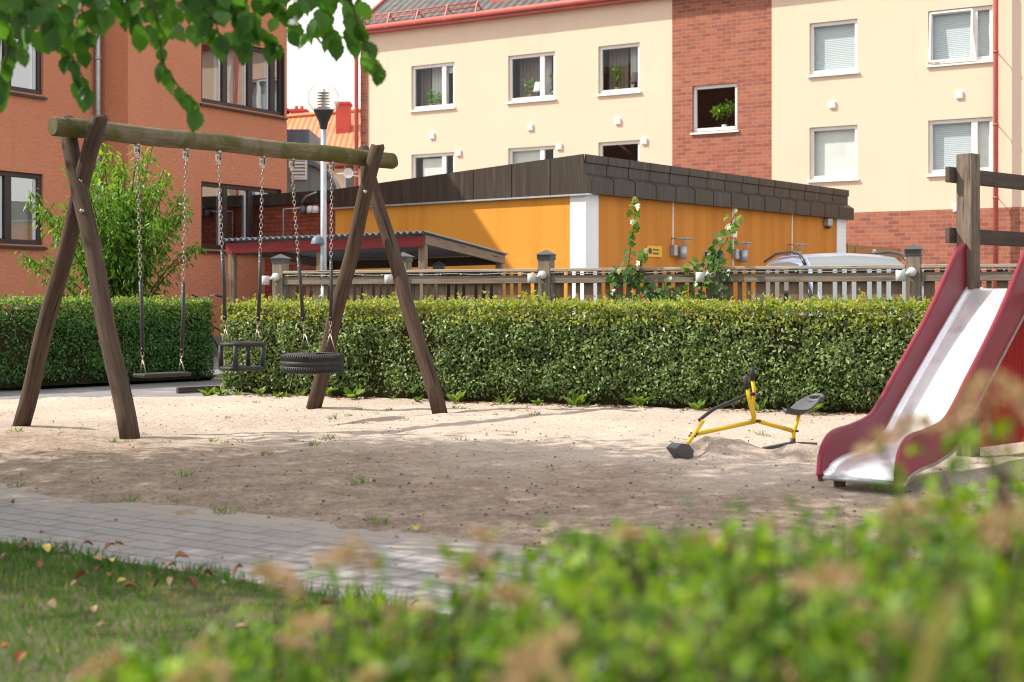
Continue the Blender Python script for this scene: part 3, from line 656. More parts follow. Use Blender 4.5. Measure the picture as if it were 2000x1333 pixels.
# --- orange garage
GC = np.array([1.226, 24.0]); GR = Plane(GC, (.625, .781)); GL = Plane(GC, (-.788, .616), True)
if np.dot(GL.n, -GC) < 0: GL = Plane(GC, (-.788, .616), False)
if np.dot(GR.n, [1, -1]) < 0: GR = Plane(GC, (.625, .781), True)
def build_garage():
    t = thing('garage', 'orange rendered garage with white corners and a dark brown metal fascia', 'building', (GC[0], GC[1], 0))
    lr, ll = 9.8, 5.874; zb, zt = 2.86, 3.52; zt2 = 3.21
    b = MB(); b.quad(GL.pt(0, -.1), GL.pt(ll, -.1), GL.pt(ll, zb+.1), GL.pt(0, zb+.1)); 
    b.build('front_wall', M['orange'], t)
    b = MB(); b.quad(GR.pt(0, -.1), GR.pt(lr, -.1), GR.pt(lr, zb+.2), GR.pt(0, zb+.2))
    e1, e2 = GL.pt(ll, 0), GL.pt(ll, 0)+np.array([.625, .781, 0])*lr; e3 = GR.pt(lr, 0)
    for a, c in ((e1, e2), (e2, e3)): b.quad((a[0], a[1], -.1), (c[0], c[1], -.1), (c[0], c[1], 3.1), (a[0], a[1], 3.1))
    b.build('side_wall', M['orange_board'], t)
    b = MB(); b.quad((GC[0], GC[1], 3.1), (e3[0], e3[1], 3.1), (e2[0], e2[1], 3.1), (e1[0], e1[1], 3.1)); b.build('roof', M['fascia'], t)
    b = MB(); b.wbox(GL, -.02, .30, -.1, zb+.02, -.02, .02); b.wbox(GR, .0, .36, -.1, zb+.02, -.02, .018); b.build('white_corner', M['white_wall'], t)
    b = MB(); b.wbox(GR, lr-.42, lr+.02, -.1, zb+.02, -.02, .02); b.build('white_corner', M['white_wall'], t)
    # side fascia: cap, upright, sloping ledge, apron
    prof = [(0.0, zt), (.035, zt), (.035, 3.385), (.005, 3.375), (.005, 3.20), (.15, 3.11), (.15, zb), (0, zb)]
    b = MB(); A = [GR.pt(-.02, z, o) for o, z in prof]; b.prism(A, np.array([GR.u[0], GR.u[1], 0])*(lr+.16))
    k = .62
    while k < lr:
        q2 = [GR.pt(k, z+(.007 if o > .1 else 0), o+.008) for o, z in prof[1:7]]+[GR.pt(k, z, o-.01) for o, z in prof[1:7]][::-1]
        b.prism(q2, np.array([GR.u[0], GR.u[1], 0])*.012); k += .66
    b.build('side_fascia', M['fascia'], t)
    b = MB(); A = [GL.pt(0, zt, .0), GL.pt(-.02, 3.2, .0), GL.pt(-.15, 3.09, .0), GL.pt(-.15, zb, 0), GL.pt(ll, zb-.0, 0), GL.pt(ll, zt2, 0)]
    b.prism([a+np.array([GL.n[0], GL.n[1], 0])*.03 for a in A], np.array([GL.n[0], GL.n[1], 0])*.04)
    for x in (718, 790, 858, 928, 1003, 1078):
        s = GL.s(x); top = zt+(zt2-zt)*s/ll; b.wbox(GL, s-.012, s+.012, zb+.005, top-.003, .07, .082)
    b.build('front_fascia', M['fascia'], t)
    b = MB(); b.wbox(GL, -.14, ll, zb-.03, zb-.002, 0.0, .085); b.build('drip_edge', M['galv'], t)
    for x in (1313, 1546): s = GR.s(x); b = MB(); b.wbox(GR, s-.012, s+.012, 1.9, zb, .0, .02); b.build('conduit', M['white'], t)
    s = GR.s(1431)
    for a, c, d, e in ((-.034, -.014, 2.45, zb), (.014, .034, 2.45, zb), (-.010, .010, 1.75, 2.30)): b = MB(); b.wbox(GR, s+a, s+c, d, e, 0, .02); b.build('conduit', M['white'], t)
    b = MB(); b.wbox(GR, s-.07, s+.07, 2.30, 2.45, 0, .06); b.build('switch_box', M['white'], t, bevel=.006)
build_garage()
def heater_box(x, y, i):
    s, z = GR.at(x, y); base = GR.pt(s, z, 0)
    t = thing('wall_socket', ['grey cylinder socket with wire bracket on orange wall beside the yellow sign', 'grey cylinder socket on orange wall partly behind the vine post', 'grey cylinder socket on orange wall nearest the parked car', 'small cabinet lamp high on the orange wall beside the far white corner'][i], 'socket', base, 'fittings on the orange side wall')
    b = MB()
    if i < 3:
        b.wbox(GR, s-.16, s-.05, z-.10, z+.10, 0, .10); b.build('junction_box', M['galv'], t, bevel=.01)
        b = MB(); b.lathe([(0, -.14), (.075, -.14), (.08, .1), (0, .1)], GR.pt(s+.08, z-.02, .12), 14); b.build('cylinder', M['galv'], t)
        b = MB(); zt = z+.22
        for a, c in (((s-.12, 0), (s+.35, .0)), ((s+.35, .0), (s+.30, .24)), ((s+.30, .24), (s-.06, .24)), ((s-.06, .24), (s-.12, 0))): b.tube([GR.pt(a[0], zt, a[1]), GR.pt(c[0], zt, c[1])], .010, 6)
        for ds in (0, .12, .24): b.tube([GR.pt(s+ds-.02, zt, .2), GR.pt(s+.04+ds*.4, z+.06, .14)], .008, 6)
        b.build('bracket', M['galv'], t)
    else:
        b.wbox(GR, s-.10, s+.10, z-.08, z+.08, 0, .13); b.build('casing', M['galv'], t, bevel=.015)
        b = MB(); b.lathe([(0, -.15), (.05, -.13), (.06, -.08)], GR.pt(s, z, .07), 12); b.build('lens', M['greyplastic'], t)
for i, (x, y) in enumerate(((1318, 490), (1438, 497), (1544, 499), (1612, 435))): heater_box(x, y, i)
def text(body, size, m, mw, parent, name='lettering'):
    c = bpy.data.curves.new(name, 'FONT'); c.body = body; c.size = size; c.extrude = .002; c.align_x = 'LEFT'
    o = bpy.data.objects.new(name, c); COL.objects.link(o); me = bpy.data.meshes.new_from_object(o.evaluated_get(bpy.context.evaluated_depsgraph_get())) if False else None
    bpy.context.view_layer.update(); me = bpy.data.meshes.new_from_object(o); bpy.data.objects.remove(o)
    me.materials.append(m); me.transform(mw); r = bpy.data.objects.new(name, me); COL.objects.link(r)
    if parent is not None:
        r.parent = parent; me.transform(Matrix.Translation(Vector(tuple(-WLOC[parent.name]))))
        WLOC[r.name] = WLOC[parent.name]
    return r
def wallmat(pl, s, z, off):
    u, n = pl.u, pl.n; o = pl.pt(s, z, off); sg = 1 if (u[0]*(-n[1])-u[1]*(-n[0])) >= 0 else -1
    return Matrix(((u[0], 0, n[0], o[0]), (u[1], 0, n[1], o[1]), (0, 1, 0, o[2]), (0, 0, 0, 1)))
def build_sign():
    s0, z1 = GR.at(1263, 480); s1, z0 = GR.at(1291, 503)
    t = thing('parking_sign', 'yellow no parking sign with dark lettering on the orange wall', 'sign', GR.pt(s0, z0, 0))
    b = MB(); b.wbox(GR, s0, s1, z0, z1, .005, .02); b.build('plate', M['signyellow'], t)
    w, h = s1-s0, z1-z0; c = GR.pt(s0+w*.17, z0+h*.52, .022); ax = np.array([[GR.u[0], GR.u[1], 0], [0, 0, 1], [GR.n[0], GR.n[1], 0]])
    b = MB(); b.lathe([(0, 0), (w*.125, 0)], c, 24, ax=ax); b.build('roundel', M['signblue'], t)
    b = MB(); b.lathe([(w*.09, .003), (w*.125, .003)], c, 24, ax=ax); d = np.array([GR.u[0], GR.u[1], 0])*w*.085; u = np.array([0, 0, w*.085]); n3 = np.array([GR.n[0], GR.n[1], 0])
    b.bar(c+n3*.003+d-u*0+[0, 0, -w*.08], c+n3*.003-d+[0, 0, w*.08], .006, w*.03, up=tuple(n3)); b.build('ring', M['signred'], t)
    text('Parkering', h*.26, M['signblack'], wallmat(GR, s0+w*.35, z0+h*.58, .022), t); text('förbjuden', h*.26, M['signblack'], wallmat(GR, s0+w*.35, z0+h*.24, .022), t)
build_sign()
# --- brick annex between the two
def build_annex():
    p = P(655, 590, 28.9); BP = Plane(p[:2], (-.788, .616))
    if np.dot(BP.n, [0, -1]) < 0: BP = Plane(p[:2], (-.788, .616), True)
    t = thing('brick_annex', 'low dark red brick annex with a dark metal fascia between coral and orange walls', 'building', BP.pt(0, 0))
    s1 = BP.s(540)+.5; zf = BP.at(600, 398)[1]; zt = BP.at(600, 375)[1]
    b = MB(); b.quad(BP.pt(-.3, -.1), BP.pt(s1, -.1), BP.pt(s1, zf+.05), BP.pt(-.3, zf+.05)); b.quad(BP.pt(-.3, zt-.05), BP.pt(s1, zt-.05), BP.pt(s1, zt-.05, -4), BP.pt(-.3, zt-.05, -4)); b.build('wall', M['brick_dark'], t)
    b = MB(); b.wbox(BP, -.3, s1, zf, zt, -.05, .08); b.build('fascia', M['fascia'], t)
    b = MB(); a = BP.px(556, 462, .03); b.tube([BP.px(556, 470, .03), BP.px(556, 409, .03), BP.px(594, 406, .03)], .02, 6); b.build('conduit', M['greysash'], t)
    b = MB(); b.tube([BP.px(596, 404, .06), BP.px(600, 396, .15), BP.px(610, 385, .18), BP.px(630, 377, .18)], .018, 6); b.build('cable', M['galv'], t)
    for x, m in ((596, 'hutblue'), (609.5, 'white'), (620, 'white')):
        b = MB(); c = BP.px(x, 408, .05); b.lathe([(0, .06), (.06, .05), (.075, 0), (.075, -.09), (0, -.09)], c, 14); b.build('bell_box', M[m], t)
build_annex()
# --- ventilation hut on the flat roof
def build_hut():
    t = thing('ventilation_hut', 'green grey sheet metal ventilation hut with white louvres and curved duct', 'ventilation hut', P(583, 382, 32))
    b = MB(); Y = 32
    def bx(x0, x1, y0, y1, Y0, d, m):
        a, c = P(x0, y0, Y0), P(x1, y1, Y0); m.box(((a[0]+c[0])/2, Y0+d/2, (a[2]+c[2])/2), (abs(c[0]-a[0]), d, abs(c[2]-a[2])), uv='auto')
    bx(560, 602, 286, 384, Y, 2.0, b); bx(548, 562, 362, 384, Y-.3, 1.0, b); b.build('housing', M['hut'], t)
    b = MB(); bx(553, 604, 253, 286, Y-.12, 2.3, b); b.build('cowl', M['hutblue'], t)
    b = MB(); bx(570, 599, 310, 314, Y-.05, .05, b); bx(570, 599, 347, 351, Y-.05, .05, b); bx(570, 573, 314, 347, Y-.05, .05, b); bx(596, 599, 314, 347, Y-.05, .05, b)
    for k in range(5): a, c = P(573, 318+k*6.6, Y-.03), P(596, 318+k*6.6, Y-.03); b.box((a+c)/2, (c[0]-a[0], .09, .012), np.array([[1, 0, 0], [0, .75, .66], [0, -.66, .75]]))
    b.build('louvre', M['white'], t)
    b = MB(); A = [P(x, y, Y+.1) for x, y in ((603, 314), (618, 320), (634, 331), (646, 346), (655, 366), (655, 384), (603, 384))]; b.prism(A, (0, 1.5, 0)); b.build('duct', M['hut'], t)
    b = MB(); A = [P(x, y, Y) for x, y in ((603, 312), (618, 318), (635, 329), (648, 344), (657, 365), (655, 368), (645, 349), (632, 336), (616, 326), (603, 322))]; b.prism(A, (0, .1, 0)); b.build('duct_rim', M['hutblue'], t)
build_hut()
# --- far house with orange roof
def build_far():
    Y = 62; t = thing('far_house', 'distant yellow house with an orange tiled roof and red chimneys', 'building', P(640, 590, Y))
    xa, xb = P(480, 0, Y)[0], P(900, 0, Y)[0]; ze = P(0, 330, Y)[2]; zr = P(0, 222, Y+5)[2]
    b = MB(); b.box(((xa+xb)/2, Y+5, ze/2), (xb-xa, 10, ze), uv='auto'); b.build('wall', M['plaster'], t)
    b = MB(); V = [(xa, Y-.6, ze-.05), (xb, Y-.6, ze+.55), (xb, Y+5, zr+.5), (xa, Y+5, zr-.3), (xb, Y+10.6, ze), (xa, Y+10.6, ze)]; b.add(V, [(0, 1, 2, 3), (3, 2, 4, 5)], uv=[[(xa, 0), (xb, 0), (xb, 7), (xa, 7)]]*2); b.build('roof', M['orangetile'], t)
    b = MB(); b.tube([(xa, Y-.65, ze-.1), (xb, Y-.65, ze+.5)], .12, 8); b.build('gutter', M['redmetal'], t)
    b = MB(); b.tube([(xa, Y+5, zr-.25), (xb, Y+5, zr+.55)], .12, 8); b.build('ridge', M['orangetile'], t)
    for x0, x1, y0, y1, YY in ((567, 598, 218, 250, Y+5.5), (656, 682, 204, 246, Y+2.5), (545, 560, 216, 240, Y+5.5)):
        a, c = P(x0, y0, YY), P(x1, y1, YY); b = MB(); b.box(((a[0]+c[0])/2, YY+.4, (a[2]+c[2])/2-.4), (c[0]-a[0], .9, a[2]-c[2]+.8)); b.box(((a[0]+c[0])/2, YY+.4, a[2]+.05), (c[0]-a[0]+.12, 1.02, .12))
        ch = b.build('chimney', M['redroof'], t)
        if x0 != 656:
            b = MB(); 
            for f in (.3, .65): b.tube([(a[0]+(c[0]-a[0])*f, YY+.4, a[2]+.1), (a[0]+(c[0]-a[0])*f, YY+.4, a[2]+.32)], .09, 10)
            b.build('flue', M['redroof'], ch)
    a, c = P(672, 318, Y-.05), P(697, 372, Y-.05); b = MB(); b.box(((a[0]+c[0])/2, Y-.02, (a[2]+c[2])/2), (c[0]-a[0], .08, a[2]-c[2])); w = b.build('window', M['greysash'], t)
    b = MB(); b.box(((a[0]+c[0])/2, Y-.07, (a[2]+c[2])/2), ((c[0]-a[0])*.7, .02, (a[2]-c[2])*.85)); b.build('pane', M['carglass'], w)
build_far()
def build_antenna():
    c = P(668, 340, 44.5); t = thing('antenna', 'small white aerial on an arm beside the red downpipe', 'antenna', c)
    b = MB(); b.tube([c, c+[.45, .6, -.02]], .018, 6); b.tube([c+[-.15, 0, 0], c+[.5, 0, .06]], .012, 6); b.build('arm', M['white'], t)
    b = MB(); b.lathe([(0, -.06), (.12, 0), (.16, .05)], c+[.2, 0, .02], 16, ax=np.array([[1, 0, 0], [0, 0, 1], [0, -1, 0.]])); b.build('dish', M['white'], t)
build_antenna()

# ================================================================ BIKE SHELTER, LAMP POST, FENCE, CAR
def build_shelter():
    A = P(828, 455, 19.5); ux = unit([2.83, -1.0, 0]); uy = np.array([-ux[1], ux[0], 0]); uy = uy if uy[1] > 0 else -uy
    Wd = 3.05; Dp = 3.2; z0 = A[2]; z1 = P(995, 497, 22.6)[2]; sl = (z1-z0)/Dp
    t = thing('bike_shelter', 'open bike shelter with corrugated grey roof, maroon fascia and wooden posts', 'shelter', (A[0], A[1], 0))
    Q = lambda s, d, dz=0: np.array([A[0], A[1], z0])-ux*s+uy*d+np.array([0, 0, sl*d+dz-.06*(s/Wd)])
    b = MB(); n = 34*8; V = []; 
    for i in range(n+1):
        s = -.06+(Wd+.12)*i/n; h = .020*math.sin(2*PI*i/8)
        for d in (-.12, Dp+.1): V += [Q(s, d, h), Q(s, d, h-.004)]
    Fc = []
    for i in range(n): k = 4*i; Fc += [(k, k+2, k+6, k+4), (k+1, k+5, k+7, k+3), (k, k+4, k+5, k+1)]
    b.add(V, Fc, 0, True); b.build('roof', M['corrug'], t)
    b = MB(); b.bar(Q(0, -.03, -.12), Q(Wd, -.03, -.12), .03, .15); b.build('fascia', M['maroon'], t, bevel=.004)
    for s in (0, Wd): b = MB(); b.bar(Q(s, 0, -.09), Q(s, Dp, -.09), .05, .13); b.build('rafter', M['shedwood'], t, bevel=.004)
    b = MB(); b.bar(Q(0, Dp-.05, -.1), Q(Wd, Dp-.05, -.1), .05, .14); b.build('back_beam', M['darkwood'], t)
    for s, d in ((.04, .06), (Wd-.05, .06), (.04, Dp-.08), (Wd-.05, Dp-.08), (Wd*.52, .06)):
        p = Q(s, d, -.1); b = MB(); b.box((p[0], p[1], p[2]/2), (.1, .1, p[2]), np.array([ux, uy, [0, 0, 1]])); b.build('post', M['shedwood'], t, bevel=.006)
    b = MB(); a, c = Q(.1, Dp-.1), Q(Wd-.1, Dp-.1)
    b.quad((a[0], a[1], .9), (c[0], c[1], .9), (c[0], c[1], c[2]-.25), (a[0], a[1], a[2]-.25)); b.build('back_board', M['darkwood'], t)
build_shelter()
def build_lamp():
    Y = 18.9; c = P(632, 0, Y); x = c[0]; z = lambda y: P(0, y, Y)[2]
    t = thing('street_lamp', 'grey steel lamp post with a clear globe on a black cone', 'street lamp', (x, Y, 0))
    b = MB(); b.tube([(x, Y, -.1), (x, Y, z(500)), (x, Y, z(250))], [.05, .042, .038], 14); b.tube([(x, Y, .9), (x, Y, 1.25)], .052, 14); b.build('pole', M['galv'], t)
    b = MB(); b.lathe([(.045, z(252)), (.06, z(240)), (.125, z(219)), (.132, z(217)), (.132, z(214)), (.0, z(214))], (x, Y, 0), 24); b.build('cone', M['black'], t)
    zc, r = z(192.5), .212
    b = MB(); b.lathe([(r*math.cos(a), zc+r*math.sin(a)) for a in np.linspace(-1.0, PI/2-.001, 22)], (x, Y, 0), 32); b.build('globe', M['globe'], t)
    b = MB()
    for k in range(6): zz = zc-.12+k*.038; b.lathe([(.0, zz+.012), (.05, zz+.012), (.085, zz), (.05, zz+.008)], (x, Y, 0), 20)
    b.lathe([(0, zc-.17), (.06, zc-.17), (.045, zc-.12), (0, zc-.12)], (x, Y, 0), 16); b.tube([(x, Y, zc-.2), (x, Y, zc+.12)], .022, 10); b.build('louvre_stack', M['galv'], t)
    b = MB(); c2 = P(621, 474, Y-.02); b.lathe([(.095, -.02), (.08, .05), (.04, .085), (0, .095)], c2, 18); b.build('bracket_lamp', M['hutblue'], t)
build_lamp()
FE = Plane((.405, 16.9), (4.88, -2.1))
if FE.n[1] > 0: FE = Plane((.405, 16.9), (4.88, -2.1), True)
FPX = (548, 788, 1067, 1395, 1785)
def build_fence():
    t = thing('fence', 'weathered grey wooden fence with flat handrail and slats behind the hedge', 'fence', FE.pt(0, 0))
    ss = [FE.s(x) for x in FPX]+[FE.s(1785)+2.1, FE.s(1785)+4.2]; s0, s1 = ss[0], ss[-1]
    for s in ss:
        b = MB(); p = FE.pt(s, 0, 0); b.box((p[0], p[1], .75), (.155, .155, 1.6), FE.ax()); post = b.build('post', M['greywood'], t, bevel=.008)
        b = MB(); b.box((p[0], p[1], 1.575), (.172, .172, .06), FE.ax()); V = [p+np.array([0, 0, 1.605])+np.array([i*.105, j*.105, 0])@FE.ax() for i, j in ((-1, -1), (1, -1), (1, 1), (-1, 1))]+[p+np.array([0, 0, 1.665])]
        b.add(V, [(0, 1, 4), (1, 2, 4), (2, 3, 4), (3, 0, 4), (3, 2, 1, 0)]); b.build('post_cap', M['cap'], post)
    for a, c in zip(ss[:-1], ss[1:]):
        b = MB(); b.bar(FE.pt(a+.08, 1.425, .0), FE.pt(c-.08, 1.425, .0), .16, .035); b.build('handrail', M['railwood'], t, bevel=.005)
        b = MB(); b.bar(FE.pt(a+.08, 1.315, .03), FE.pt(c-.08, 1.315, .03), .035, .095); b.build('rail', M['greywood'], t, bevel=.005)
        b = MB(); b.bar(FE.pt(a+.08, .3, .0), FE.pt(c-.08, .3, .0), .045, .12); b.build('lower_rail', M['greywood'], t)
        k = a+.10; i = 0
        sp = MB()
        while k < c-.1:
            w = .112 if i % 3 == 0 else .05
            sp.wbox(FE, k, k+w, .12, 1.40+.005*RD.random(), -.03, -.008, uv='grain'); k += w+.052; i += 1
        sp.build('slat_panel', M['slatwood'], t)
    b = MB(); pts = []; s = s0+.1
    while s < s1: pts.append(FE.pt(s, 1.385+.006*math.sin(s*9), .058)); s += .09
    b.tube(pts, .0055, 5)
    s = s0+.15
    while s < s1: p = FE.pt(s, 1.385, .060); b.box(p, (.012, .014, .018), FE.ax()); s += .27
    b.build('cable', M['white'], t)
    for s in ss: b = MB(); b.wbox(FE, s+.08, s+.086, 1.10, 1.26, .0, .05); b.build('bracket', M['galv'], t)
build_fence()
PL = ['small white cylinder lamp on the end fence post under the shelter', 'small white cylinder lamp on the fence post behind the swing legs', 'small white cylinder lamp on the fence post before the white garage corner', 'small white cylinder lamp on the fence post wrapped in vine', 'small white cylinder lamp on the fence post before the parked car']
def post_lamps():
    first = None
    for x, lab in zip(FPX, PL):
        s = FE.s(x); o = FE.pt(s-.06, 1.335, .08)
        if first is None:
            t = thing('post_lamp', lab, 'lamp', o, 'white lamps on the fence posts')
            ax = np.array([[FE.u[0], FE.u[1], 0], [0, 0, 1], [FE.n[0], FE.n[1], 0]])
            b = MB(); b.lathe([(0, .05), (.042, .05), (.05, .04), (.05, 0)], o+np.array([FE.u[0]*.05, FE.u[1]*.05, .03]), 20, ax=ax); b.build('mount', M['lampgrey'], t)
            c = o+np.array([FE.n[0]*.09-FE.u[0]*.055, FE.n[1]*.09-FE.u[1]*.055, -.01]); b = MB(); b.lathe([(0, .055), (.045, .055), (.05, .05), (.05, -.055), (.04, -.058), (0, -.045)], c, 20); b.build('shade', M['lampgrey'], t)
            b = MB(); b.tube([o+np.array([FE.n[0]*.04, FE.n[1]*.04, .02])+np.array([FE.u[0]*.03, FE.u[1]*.03, 0]), c+[0, 0, .01]], .018, 8); b.build('arm', M['white'], t)
            first = t; fo = o
        else:
            c = copy_tree(first); c.location = tuple(o); c['label'] = lab
post_lamps()
def build_back_fence():
    t = thing('rear_fence', 'second low wooden fence with capped post behind the near one', 'fence', P(857, 590, 20.2))
    a, c = P(857, 590, 20.2), P(640, 590, 22.2)
    for p, h in ((a, 1.52), ((a+c)/2, 1.4)):
        b = MB(); b.box((p[0], p[1], h/2), (.15, .15, h)); po = b.build('post', M['greywood'], t, bevel=.008)
        b = MB(); b.box((p[0], p[1], h+.02), (.165, .165, .05)); V = [(p[0]+i*.1, p[1]+j*.1, h+.045) for i, j in ((-1, -1), (1, -1), (1, 1), (-1, 1))]+[(p[0], p[1], h+.11)]; b.add(V, [(0, 1, 4), (1, 2, 4), (2, 3, 4), (3, 0, 4)]); b.build('post_cap', M['cap'], po)
    pl = Plane(a[:2], (c-a)[:2]); b = MB(); L = float(np.linalg.norm((c-a)[:2])); b.bar(pl.pt(0, 1.25), pl.pt(L, 1.25), .04, .1); b.build('rail', M['greywood'], t)
    b = MB(); k = .1
    while k < L: b.wbox(pl, k, k+.1, .1, 1.3, -.04, -.02, uv='grain'); k += .12
    b.build('slat_panel', M['slatwood'], t)
build_back_fence()
def build_board_fence():
    c0 = GR.pt(9.8, 0)+np.array([.05, .25, 0]); a = P(1655, 590, c0[1]); c = P(1760, 590, c0[1]+2.2)
    c[2] = a[2] = 0; d = unit(c-a); pl = Plane(a[:2], d[:2]); L = float(np.linalg.norm(c-a))
    if pl.n[1] > 0: pl = Plane(a[:2], d[:2], True)
    t = thing('board_wall', 'brown oiled timber board with a white number plate beside the brick plinth', 'fence', a)
    z1 = P(0, 478, a[1])[2]
    b = MB(); b.wbox(pl, 0, L, z1-.30, z1, -.05, 0, uv='grain'); b.build('board', M['newwood'], t)
    for s in (.04, .42, L-.1): b = MB(); b.wbox(pl, s-.05, s+.05, 0, z1+.012, -.07, .02, uv='grain'); b.build('post', M['newwood'], t)
    s = pl.s(1707); b = MB(); b.wbox(pl, s-.08, s+.08, z1-.22, z1-.07, 0, .014); b.build('number_plate', M['white'], t)
    text('13', .12, M['signblack'], wallmat(pl, s-.065, z1-.185, .016), t, 'lettering')
build_board_fence()
def build_car():
    cx, cy = 4.62, 16.9; yaw = math.radians(4); ca, sa = math.cos(yaw), math.sin(yaw)
    W = lambda x, y, z: np.array([cx+x*ca-y*sa, cy+x*sa+y*ca, z])
    t = thing('parked_car', 'silver blue estate car with black roof rails parked behind the fence', 'car', (cx, cy, 0))
    # stations along the length: y, half-width, bottom, shoulder height ; then cabin
    st = [(0, .62, .35, .62), (.06, .78, .28, .78), (.35, .88, .25, .92), (.9, .92, .25, 1.0), (1.3, .93, .25, 1.04), (2.6, .93, .25, 1.06), (3.9, .92, .25, 1.07), (4.4, .87, .28, 1.05), (4.55, .78, .38, .98)]
    V = []; b = MB()
    for y, w, zb, zs in st:
        for x, z in ((-w*.9, zb), (-w, zb+.2), (-w*1.0, zs-.2), (-w*.93, zs-.03), (-w*.75, zs), (0, zs+.04), (w*.75, zs), (w*.93, zs-.03), (w, zs-.2), (w, zb+.2), (w*.9, zb)): V.append(W(x, y, z))
    n = 11; Fc = [(i*n+k, (i+1)*n+k, (i+1)*n+(k+1) % n, i*n+(k+1) % n) for i in range(len(st)-1) for k in range(n)]+[tuple(range(n)), tuple(range((len(st)-1)*n, len(st)*n))[::-1]]
    b.add(V, Fc, 0, True); b.build('body', M['carpaint'], t)
    cab = [(1.05, .80, 1.03, .02), (1.35, .78, 1.03, .22), (1.75, .735, 1.04, .48), (2.05, .70, 1.04, .595), (2.6, .69, 1.05, .64), (3.4, .69, 1.06, .63), (4.0, .70, 1.06, .56), (4.45, .74, 1.05, .1)]
    V = []; b = MB()
    for y, w, zb, h in cab:
        k = 1-h*.0; 
        for x, z in ((-w-.10*min(1, h*2), zb), (-w, zb+h*.85), (-w*.85, zb+h), (0, zb+h+.03), (w*.85, zb+h), (w, zb+h*.85), (w+.10*min(1, h*2), zb)): V.append(W(x, y, z))
    n = 7; fr = lambda i, k: (i*n+k, (i+1)*n+k, (i+1)*n+k+1, i*n+k+1)
    roofF = [fr(i, k) for i in range(3, 6) for k in (1, 2, 3, 4)]+[fr(i, k) for i in (0, 1, 2) for k in (1, 4)]+[fr(6, 1), fr(6, 4)]; glassF = [fr(i, k) for i in range(7) for k in (0, 5)]; ws = [fr(i, k) for i in (0, 1, 2) for k in (2, 3)]; rw = [fr(6, 2), fr(6, 3)]
    b.add(V, roofF, 0, True); b.build('roof', M['carpaint'], t)
    for nm, ff in (('side_window', glassF), ('windscreen', ws), ('rear_window', rw)): b = MB(); b.add(V, ff, 0, True); b.build(nm, M['carglass'], t)
    for sx in (-1, 1):
        b = MB(); b.tube([W(sx*.70, 1.75, 1.54), W(sx*.685, 2.05, 1.68), W(sx*.68, 2.5, 1.725), W(sx*.68, 3.3, 1.72), W(sx*.69, 3.9, 1.63)], .022, 8); b.build('roof_rail', M['carblack'], t)
        b = MB(); b.tube([W(sx*.80, 1.05, 1.05), W(sx*.735, 1.75, 1.5)], .03, 8); b.build('pillar', M['carblack'], t)
        b = MB(); b.box(W(sx*1.03, 1.35, 1.12), (.2, .12, .16), np.array([[ca, sa, 0], [-sa, ca, 0], [0, 0, 1]])); b.build('mirror', M['carblack'], t, bevel=.04)
        b = MB(); b.box(W(sx*.66, .09, .72), (.3, .12, .14), np.array([[ca, sa, 0], [-sa, ca, 0], [0, 0, 1]])); b.build('headlight', M['globe'], t, bevel=.03)
        for y in (.85, 3.65):
            axw = np.array([[0, 1, 0], [0, 0, 1], [ca*sx, sa*sx, 0.]]); b = MB(); b.lathe([(.19, .1), (.30, .105), (.33, .07), (.33, -.1), (.19, -.1)], W(sx*.80, y, .33), 24, ax=axw); wh = b.build('wheel', M['rubber'], t)
            b = MB(); b.lathe([(0, .09), (.08, .08), (.19, .1)], W(sx*.80, y, .33), 20, ax=axw); b.build('rim', M['galv'], wh)
    b = MB(); b.box(W(0, .03, .58), (.7, .06, .16), np.array([[ca, sa, 0], [-sa, ca, 0], [0, 0, 1]])); b.build('grille', M['carblack'], t, bevel=.02)
build_car()
